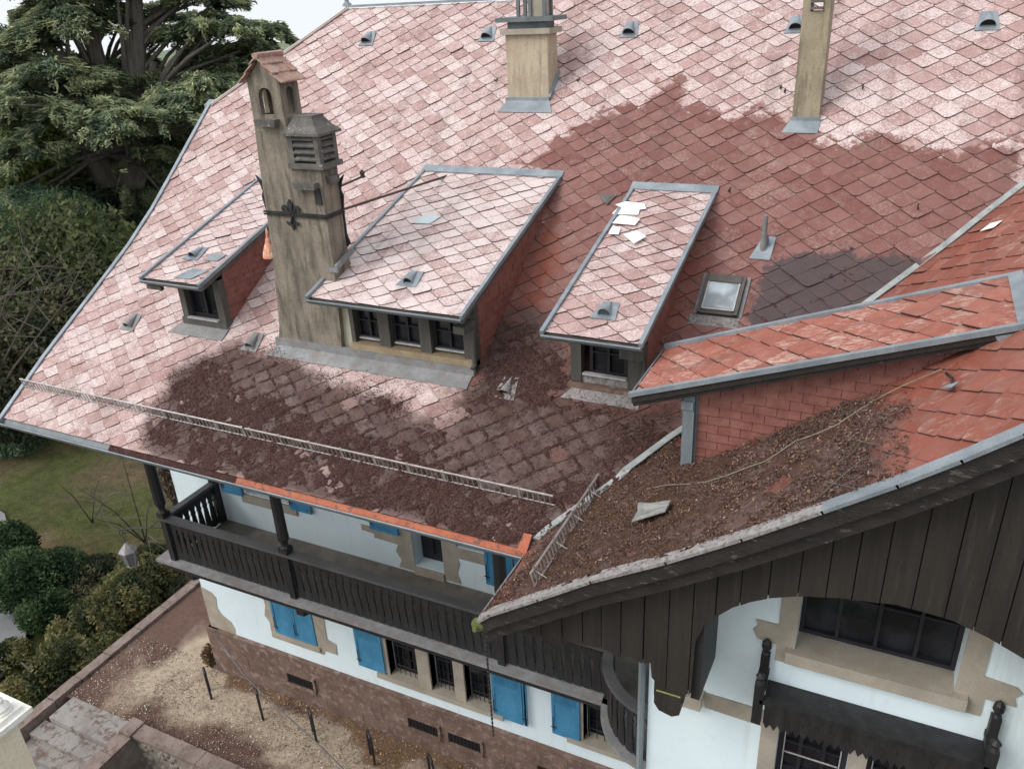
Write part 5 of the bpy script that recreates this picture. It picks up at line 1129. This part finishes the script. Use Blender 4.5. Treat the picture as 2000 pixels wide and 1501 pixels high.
# creeper at house corner
def sprig(name, label, c, n, r, h, cols, leaf=.05, cat='plant', twigs=14, group=None, tm=M_TWIG, lw=1.):
    t = thing(name, label, cat, tuple(c), group); c = np.array(c, float)
    b = MB()
    for k in range(twigs):
        a = random.random()*6.28; e = c+np.array([cos(a)*r[0]*random.random(), sin(a)*r[1]*random.random(), h*random.uniform(.5, 1)])
        m_ = (c+e)/2+np.array([random.gauss(0, .1), random.gauss(0, .1), .1])*min(1, h); b.tube([c, m_, e], [.012*h, .007*h, .002*h], 4, 0, False)
    b.build('stem', tm, t)
    d = rvec(n)*rng.random((n, 1))**.4; P = c+np.array([0, 0, h*.55])+d*np.array([r[0], r[1], h*.5]); A = rvec(n); B = np.cross(A, rvec(n)); B /= np.linalg.norm(B, axis=1)[:, None]
    L = rng.uniform(.5, 1, (n, 1))*leaf; col = np.array(cols)[rng.integers(0, len(cols), n)]*rng.uniform(.6, 1.3, (n, 1)); V, F, C = quads(P, A*L, B*L*.5*lw, col); np_mesh('foliage', V, F, M_LEAF, t, {'col': C}); 
    o = t.children[-1]
    for ch in t.children:
        if ch.name.startswith('foliage'): ch.location = Vector(tuple(-wloc(t)))
    return t
sprig('dry_creeper', 'small dry reddish creeper at the foot of the house corner', (-15.05, 11.05, -16.0), 350, (.16, .22), .8, [(.2, .1, .07), (.14, .09, .05), (.16, .13, .06)], .05)
sprig('dry_creeper', 'brown dry creeper clinging to the gable corner beside the gallery post', (-15.0, 11.3, -11.1), 900, (.28, .3), 2.2, [(.14, .1, .07), (.2, .15, .11), (.1, .07, .05)], .045, twigs=30)
# lantern on its bracket
lt = thing('wall_lantern', 'pale grey hexagonal lantern hanging from an iron bracket off the gallery corner', 'lantern', (-14.83, 9.6, -11.35))
b = MB(); b.tube([(-13.38, 9.6, -9.98), (-14.2, 9.6, -10.22), (-14.86, 9.6, -10.42)], .016, 6); b.tube([(-13.38, 9.6, -9.75), (-13.8, 9.6, -10.08)], .012, 5); b.tube([(-14.83, 9.6, -10.4), (-14.83, 9.6, -10.85)], .008, 5)
b.tube([(-14.83+.1*cos(a), 9.6, -10.53+.1*sin(a)) for a in np.linspace(0, 6.1, 14)], .009, 5); b.build('bracket', M_IRON, lt)
b = MB(); b.lathe([(.03, .2), (.05, .17), (.2, .02), (.21, .0), (.01, .0)], (-14.83, 9.6, -11.0), 6); b.lathe([(.12, -.42), (.13, -.4), (.13, -.385), (.01, -.385)], (-14.83, 9.6, -11.0), 6)
for k in range(6): a = pi*k/3; b.tube([(-14.83+.12*cos(a), 9.6+.12*sin(a), -11.4), (-14.83+.19*cos(a), 9.6+.19*sin(a), -11.0)], .009, 4)
b.build('lantern_frame', mat_simple('weathered_pewter', (.2, .19, .19), (.3, .29, .3), 6, .5), lt)
b = MB(); b.lathe([(.11, -.38), (.175, -.01)], (-14.83, 9.6, -11.0), 6)
tg = NT('milky_lantern_glass'); tg.out((.16, .16, .165), .2); b.build('lantern_glass', tg.mat, lt)

# cream corner of the neighbouring tower
tw = thing('stone_tower', 'cream stone tower corner with white moulded parapet at the lower left edge', 'tower', (-11, 2.6, -17.2))
b = MB(); b.box((-13.5, .8, -17.3), (-9.24, 3.86, -8.0)); b.build('tower_wall', M_CREAM, tw)
b = MB(); b.box((-13.7, .7, -8.0), (-9.14, 3.96, -7.93)); b.box((-13.7, .7, -7.93), (-9.08, 4.02, -7.86)); b.build('cornice', M_CREAMW, tw)
b = MB(); b.box((-9.45, 3.6, -7.86), (-9.15, 3.95, -7.8)); b.lathe([(.13, 0), (.13, .03), (.09, .05), (.12, .08), (.09, .12), (.06, .15), (.07, .19), (.02, .24)], (-9.3, 3.78, -7.8), 14)
for y in (3.3, 2.9, 2.5): b.box((-9.42, y-.2, -7.86), (-9.18, y+.2, -7.85)); b.lathe([(.07, 0), (.03, .04), (.07, .2), (.03, .38), (.06, .42)], (-9.3, y, -7.86), 10)
b.build('parapet', M_CREAMW, tw); b = MB(); b.tube([(-9.3, 3.78, -7.6), (-9.34, 3.5, -7.1)], .012, 6); b.build('parapet_rod', M_CREAMW, tw)

# ================================================================== TREES AND SHRUBS
def at(px, py, D): d = ray(px, py); return d*(D/math.hypot(d[0], d[1]))
GREENC = [(.028, .05, .03), (.045, .075, .045), (.07, .105, .06), (.1, .135, .075)]
def cedar_pad(c, R, flat, n, seed):
    c = np.array(c); a = rng.uniform(0, 2*pi, n); r = np.sqrt(rng.random(n))*1.0
    X = np.cos(a)*r*R; Y = np.sin(a)*r*R*.85
    k = fbm((X+c[0])*.9+seed, (Y+c[1])*.9, 4, seed) > .46+.18*r; X, Y, r = X[k], Y[k], r[k]; n = len(X)
    lay = rng.integers(0, 3, n); Z = -flat*.55*(r**2)+(fbm((X+c[0])*.5, (Y+c[1])*.5, 3, seed+3)-.5)*.9+lay*-.16+rng.normal(0, .05, n)
    P = c+np.stack([X, Y, Z], 1)
    out = np.stack([X, Y, np.zeros(n)], 1); out /= np.linalg.norm(out, axis=1)[:, None]+1e-6
    A = out+rng.normal(0, .45, (n, 3))*np.array([1, 1, .45])+np.array([0, 0, -.22]); A /= np.linalg.norm(A, axis=1)[:, None]
    B = np.cross(A, np.array([0, 0, 1.])+rng.normal(0, .35, (n, 3))); B /= np.linalg.norm(B, axis=1)[:, None]
    cl = fbm((X+c[0])*1.5, (Y+c[1])*1.5, 3, seed+9)
    col = mixc((cl-.35)*2.2+rng.normal(0, .16, n), (.09, .13, .08), (.44, .47, .26))
    return P, A*rng.uniform(.1, .26, (n, 1)), B*rng.uniform(.022, .05, (n, 1)), col
def foliage_obj(parts, parent, name='crown'):
    P = np.concatenate([p[0] for p in parts]); A = np.concatenate([p[1] for p in parts]); B = np.concatenate([p[2] for p in parts]); c = np.concatenate([p[3] for p in parts])
    V, F, C = quads(P, A, B, c); return np_mesh(name, V, F, M_LEAF, parent, {'col': C})
# the big cedar: stems rise from one bole, tiers of flat pads
K = 1.5
base = at(215, 300, 37*K); base[2] = -18.5
cd = thing('cedar_tree', 'huge spreading cedar with several stems and layered flat boughs behind the roof', 'tree', tuple(base))
b = MB(); fork = base+np.array([0, 0, 8.])
b.tube([base, base+np.array([.1, 0, 2]), fork], [1.5, 1.2, 1.1], 12)
stems = [(at(110, 100, 37*K), .5*K), (at(165, 0, 38*K), .42*K), (at(250, 60, 37*K), .45*K), (at(268, 250, 36*K), .42*K), (at(265, -60, 37*K), .35*K), (at(300, 120, 36.5*K), .3*K), (at(20, 20, 38*K), .3*K)]
for i, (e, r) in enumerate(stems):
    m1 = fork+(e-fork)*.35+np.array([(e-fork)[0]*.14, (e-fork)[1]*.14, -.3]); m2 = fork+(e-fork)*.7+np.array([(e-fork)[0]*.1, (e-fork)[1]*.1, 0]); b.tube([fork-np.array([0, 0, .8]), m1, m2, e], [r*1.25, r, r*.8, r*.45], 9)
pads = [(100, -45, 37, 3.4, 1.), (300, -50, 37, 3.2, 1.), (420, -30, 37, 2.6, 1.), (200, -85, 38, 3.4, 1.), (130, 12, 37, 3.6, 2.0), (30, 60, 38, 2.6, 1.), (420, 25, 36, 3.1, 1.4), (470, 78, 36, 2.9, 1.6), (330, 60, 39, 2.6, 1.2), (90, 120, 35, 3.5, 1.4), (230, 130, 38, 3.0, 1.0), (360, 150, 35, 3.7, 1.6), (470, 130, 37, 2.4, 1.5), (160, 195, 33.5, 3.9, 1.5), (300, 205, 34, 2.7, 1.2), (400, 215, 35, 2.2, 1.2), (30, 190, 34, 2.8, 1.), (290, 290, 34.5, 2.1, 1.1), (350, 300, 36, 2.0, 1.), (50, 285, 35, 2.8, 1.), (120, 330, 38, 2.4, .9), (270, 375, 36, 2.3, 1.1), (190, 330, 41, 3.0, .9), (30, 380, 36, 2.7, 1.1), (360, 240, 41, 3.0, 1.), (230, 30, 42, 3.4, 1.0), (520, 50, 38, 1.9, 1.4)]
pads = [(a, b_, c*K, d*K, e*K) for a, b_, c, d, e in pads]
pads = [q for p_ in pads for q in ([(p_[0], p_[1], p_[2], p_[3]*.8, p_[4])]+[(p_[0]+random.uniform(-1, 1)*p_[3]*16, p_[1]+random.uniform(-1, 1)*26, p_[2]+random.uniform(-3, 3), p_[3]*random.uniform(.42, .7), p_[4]*.6) for _ in range(3)])]
for px, py, D, R, fl in pads:    # boughs to the pads
    e = at(px, py+R*6, D); j = min(range(len(stems)), key=lambda k: np.linalg.norm(stems[k][0]-e)); s0 = fork+(stems[j][0]-fork)*random.uniform(.45, .85); b.tube([s0, (s0+e)/2+np.array([0, 0, .35]), e], [.16, .11, .04], 6)
b.build('trunk', M_BARK, cd)
foliage_obj([cedar_pad(at(px, py, D), R, fl, int(2600*R), i*7+1) for i, (px, py, D, R, fl) in enumerate(pads)], cd)

def bush(name, label, blobs, n, leaf, cols, cat, gzv, group=None, trunk=.08, aspect=.5, clump=1.2, thr=.42, lean=None, bark=M_BARK):
    """blobs: (centre, radii). Leaves fill each blob unevenly; limbs reach every blob from one stem"""
    C0 = np.mean([np.array(c) for c, _ in blobs], 0); base = np.array([C0[0], C0[1], gzv]) if lean is None else np.array(lean)
    t = thing(name, label, cat, tuple(base), group); b = MB(); parts = []
    tot = sum(r[0]*r[1]+r[0]*r[2] for _, r in blobs)
    for i, (c, r) in enumerate(blobs):
        c = np.array(c, float); r = np.array(r, float); k = int(n*(r[0]*r[1]+r[0]*r[2])/tot)
        d = rvec(k); rad = rng.random(k)**.38; P = c+d*rad[:, None]*r
        f = fbm(P[:, 0]*clump+P[:, 2]*.7*clump, P[:, 1]*clump+P[:, 2]*.4*clump, 4, i+3); keep = f > thr*(.7+.42*rad); P = P[keep]; k = len(P)
        A = rvec(k); B = np.cross(A, rvec(k)); B /= np.linalg.norm(B, axis=1)[:, None]; L = rng.uniform(.5, 1.1, (k, 1))*leaf
        f2 = fbm(P[:, 0]*clump*1.6+P[:, 2], P[:, 1]*clump*1.6-P[:, 2]*.6, 3, i+17); u = np.clip((f2-.35)*2.6+rng.normal(0, .2, k), 0, .999)*(len(cols)-1)
        lo = u.astype(int); cc = np.array(cols)[lo]*(1-(u-lo)[:, None])+np.array(cols)[np.minimum(lo+1, len(cols)-1)]*(u-lo)[:, None]
        parts.append((P, A*L, B*L*aspect, cc))
        mid = (base+c)/2+np.array([random.gauss(0, .15), random.gauss(0, .15), 0])*r[0]; b.tube([base, mid, c], [trunk, trunk*.7, trunk*.3], 6)
        for q in range(5):
            e = c+rvec(1)[0]*r*.9; b.tube([c-(c-mid)*.3, (c+e)/2, e], [trunk*.3, trunk*.2, trunk*.06], 4, 0, False)
    b.build('trunk', bark, t); foliage_obj(parts, t); return t
OL = [(.05, .065, .03), (.1, .11, .048), (.17, .165, .07), (.25, .22, .1)]; DG = [(.022, .045, .02), (.045, .085, .035), (.075, .12, .05), (.11, .15, .07)]
YG = [(.06, .09, .025), (.11, .15, .04), (.18, .21, .06)]; DK = [(.035, .045, .028), (.065, .072, .042), (.1, .1, .058), (.15, .135, .075)]
CN = [(.04, .08, .05), (.08, .14, .085), (.12, .19, .11), (.17, .23, .14)]
# planting along the retaining wall
G = -17.5
def gp(px, py, z): d = ray(px, py); return d*(z/d[2])
bush('laurel_shrub', 'olive speckled evergreen shrub growing just outside the retaining wall', [(gp(250, 1165, -16.6), (1.2, 1.2, .8)), (gp(170, 1230, -16.6), (1.1, 1.1, .9)), (gp(290, 1115, -16.7), (1.1, 1.1, .8))], 26000, .06, OL, 'shrub', G)
bush('laurel_shrub', 'wide olive shrub above the left end of the stone steps', [(gp(120, 1300, -16.6), (1.0, 1.0, .8)), (gp(60, 1345, -16.7), (.9, .9, .7)), (gp(200, 1285, -16.5), (.8, .8, .7)), (gp(25, 1280, -16.9), (.6, .6, .5))], 26000, .055, OL, 'shrub', G)
bush('green_shrub', 'dense dark green shrub at the left edge beside the grey path', [(gp(40, 1130, -16.4), (1.3, 1.2, 1.0)), (gp(110, 1120, -16.6), (1.1, 1.1, .8)), (gp(15, 1065, -16.4), (1.0, 1.0, .9)), (gp(90, 1190, -16.8), (.9, .9, .6))], 26000, .06, DG, 'shrub', G)
bush('laurel_shrub', 'low dark olive shrub between lawn and house corner under the gallery', [(gp(340, 1120, -16.9), (1., 1., .55)), (gp(190, 1130, -16.9), (1.2, 1.2, .6)), (gp(370, 1150, -17), (.6, .8, .5))], 20000, .055, DK, 'shrub', G)
# evergreens behind the verge
bush('yew_tree', 'broad dark brownish evergreen mass left of the roof verge', [(at(90, 640, 42.9), (3.63, 3.63, 2.80)), (at(40, 700, 41.2), (3.30, 3.30, 2.64)), (at(140, 590, 44.5), (3.13, 3.13, 2.47)), (at(20, 600, 44.5), (3.30, 3.30, 2.64)), (at(30, 790, 39.6), (2.15, 2.15, 1.65)), (at(110, 720, 42.9), (2.31, 2.31, 1.98))], 90000, .12, DK, 'tree', -18.4, trunk=.25, thr=.4)
bush('conifer_tree', 'soft green pine at the left edge below the cedar', [(at(30, 440, 49.5), (3.96, 3.96, 1.98)), (at(90, 425, 51.1), (3.13, 3.13, 1.65)), (at(20, 500, 49.5), (2.97, 2.97, 1.65)), (at(60, 555, 51.1), (2.31, 2.31, 1.81))], 50000, .17, CN, 'tree', -18.4, trunk=.22, aspect=.16)
bush('conifer_tree', 'dark blue green conifer between the cedar trunks and the roof verge', [(at(200, 440, 54.4), (3.79, 3.79, 2.31)), (at(255, 420, 56.1), (3.13, 3.13, 1.81)), (at(180, 510, 52.8), (3.30, 3.30, 1.81)), (at(240, 480, 54.4), (2.47, 2.47, 1.65)), (at(150, 560, 54.4), (2.64, 2.64, 1.98))], 60000, .17, CN, 'tree', -18.4, trunk=.22, aspect=.16)
bush('broadleaf_tree', 'bright yellow green tree glowing behind the cedar', [(at(30, 160, 62), (5, 5, 3)), (at(90, 250, 60), (5, 5, 3.4)), (at(30, 330, 58), (5, 5, 3.)), (at(170, 290, 62), (4, 4, 3)), (at(60, 480, 56), (4, 4, 3.)), (at(150, 400, 60), (4, 4, 3))], 45000, .17, YG, 'tree', -19, trunk=.4)
bush('broadleaf_tree', 'olive tree with spring leaves seen between cedar stems and the verge', [(at(210, 560, 45), (4, 4, 3)), (at(120, 500, 46), (4, 4, 3)), (at(280, 330, 60), (5, 5, 3.5)), (at(350, 260, 64), (5, 5, 3)), (at(60, 600, 44), (4, 4, 3))], 40000, .15, [(.06, .085, .035), (.1, .125, .05), (.16, .17, .08)], 'tree', -18.5, trunk=.3)
bush('shrub', 'low blue green shrub just under the left end of the gutter', [(at(25, 850, 39.6), (1.81, 1.81, 0.82)), (at(60, 862, 40.4), (1.32, 1.32, 0.58))], 7000, .07, CN, 'shrub', -17.5)
def bare(name, label, p0, tips, r, seed):
    random.seed(seed); t = thing(name, label, 'tree', tuple(p0)); b = MB(); p0 = np.array(p0)
    for e in tips:
        e = np.array(e); m = (p0+e)/2+np.array([0, 0, .3]); b.tube([p0, m, e], [r, r*.6, r*.15], 5)
        for k in range(9):
            s = p0+(e-p0)*random.uniform(.3, .95)+np.array([0, 0, .15]); d = rvec(1)[0]; d[2] = abs(d[2])*.6; L = random.uniform(.5, 1.2)*np.linalg.norm(e-p0)*.3
            q = s+d*L; b.tube([s, (s+q)/2+rvec(1)[0]*L*.08, q], [r*.25, r*.15, r*.05], 4, 0, False)
            for j in range(3):
                s2 = s+(q-s)*random.uniform(.3, .9); q2 = s2+rvec(1)[0]*L*.4; b.tube([s2, q2], [r*.1, r*.04], 3, 0, False)
    b.build('trunk', M_TWIG, t); return t
bare('bare_tree', 'bare leaning tree with thin twigs crossing the left edge', gp(-60, 860, -17.8), [at(150, 560, 33), at(60, 430, 33), at(120, 500, 34), at(20, 480, 32)], .09, 5)
bare('bare_sapling', 'leafless sapling with pale twigs on the lawn beside the lantern', gp(285, 1060, -17.5), [at(150, 950, 22), at(235, 880, 22), at(300, 960, 21), at(170, 1010, 21), at(310, 1060, 20.5)], .035, 6)
bare('bare_sapling', 'leafless sapling with budding twigs on the lawn under the eave', gp(180, 1020, -17.5), [at(110, 940, 24), at(200, 920, 24), at(240, 960, 24)], .03, 9)
# far tree belt on the valley side
def belt():
    n = 60000; a = rng.uniform(-1.25, .6, n); R = rng.uniform(90, 420, n)**1.0; X = np.sin(a)*R; Y = np.cos(a)*R; k = fbm(X*.03, Y*.03, 4, 44) > .46; X, Y, R = X[k], Y[k], R[k]; n = len(X)
    Z = gz(X, Y)+rng.random(n)*(5+4*fbm(X*.1, Y*.1, 2, 5)); P = np.stack([X, Y, Z], 1); A = rvec(n); B = np.cross(A, rvec(n)); s = (.004*R[:, None]+.35)
    col = mixc(fbm(X*.05, Y*.05, 3, 3)*2-.5+rng.normal(0, .15, n), (.05, .08, .04), (.16, .19, .09)); V, F, C = quads(P, A*s, B*s, col); o = np_mesh('woodland', V, F, M_LEAF, None, {'col': C}); tag(o, 'distant woodland filling the valley behind the cedar', 'woodland', kind='stuff')
belt()
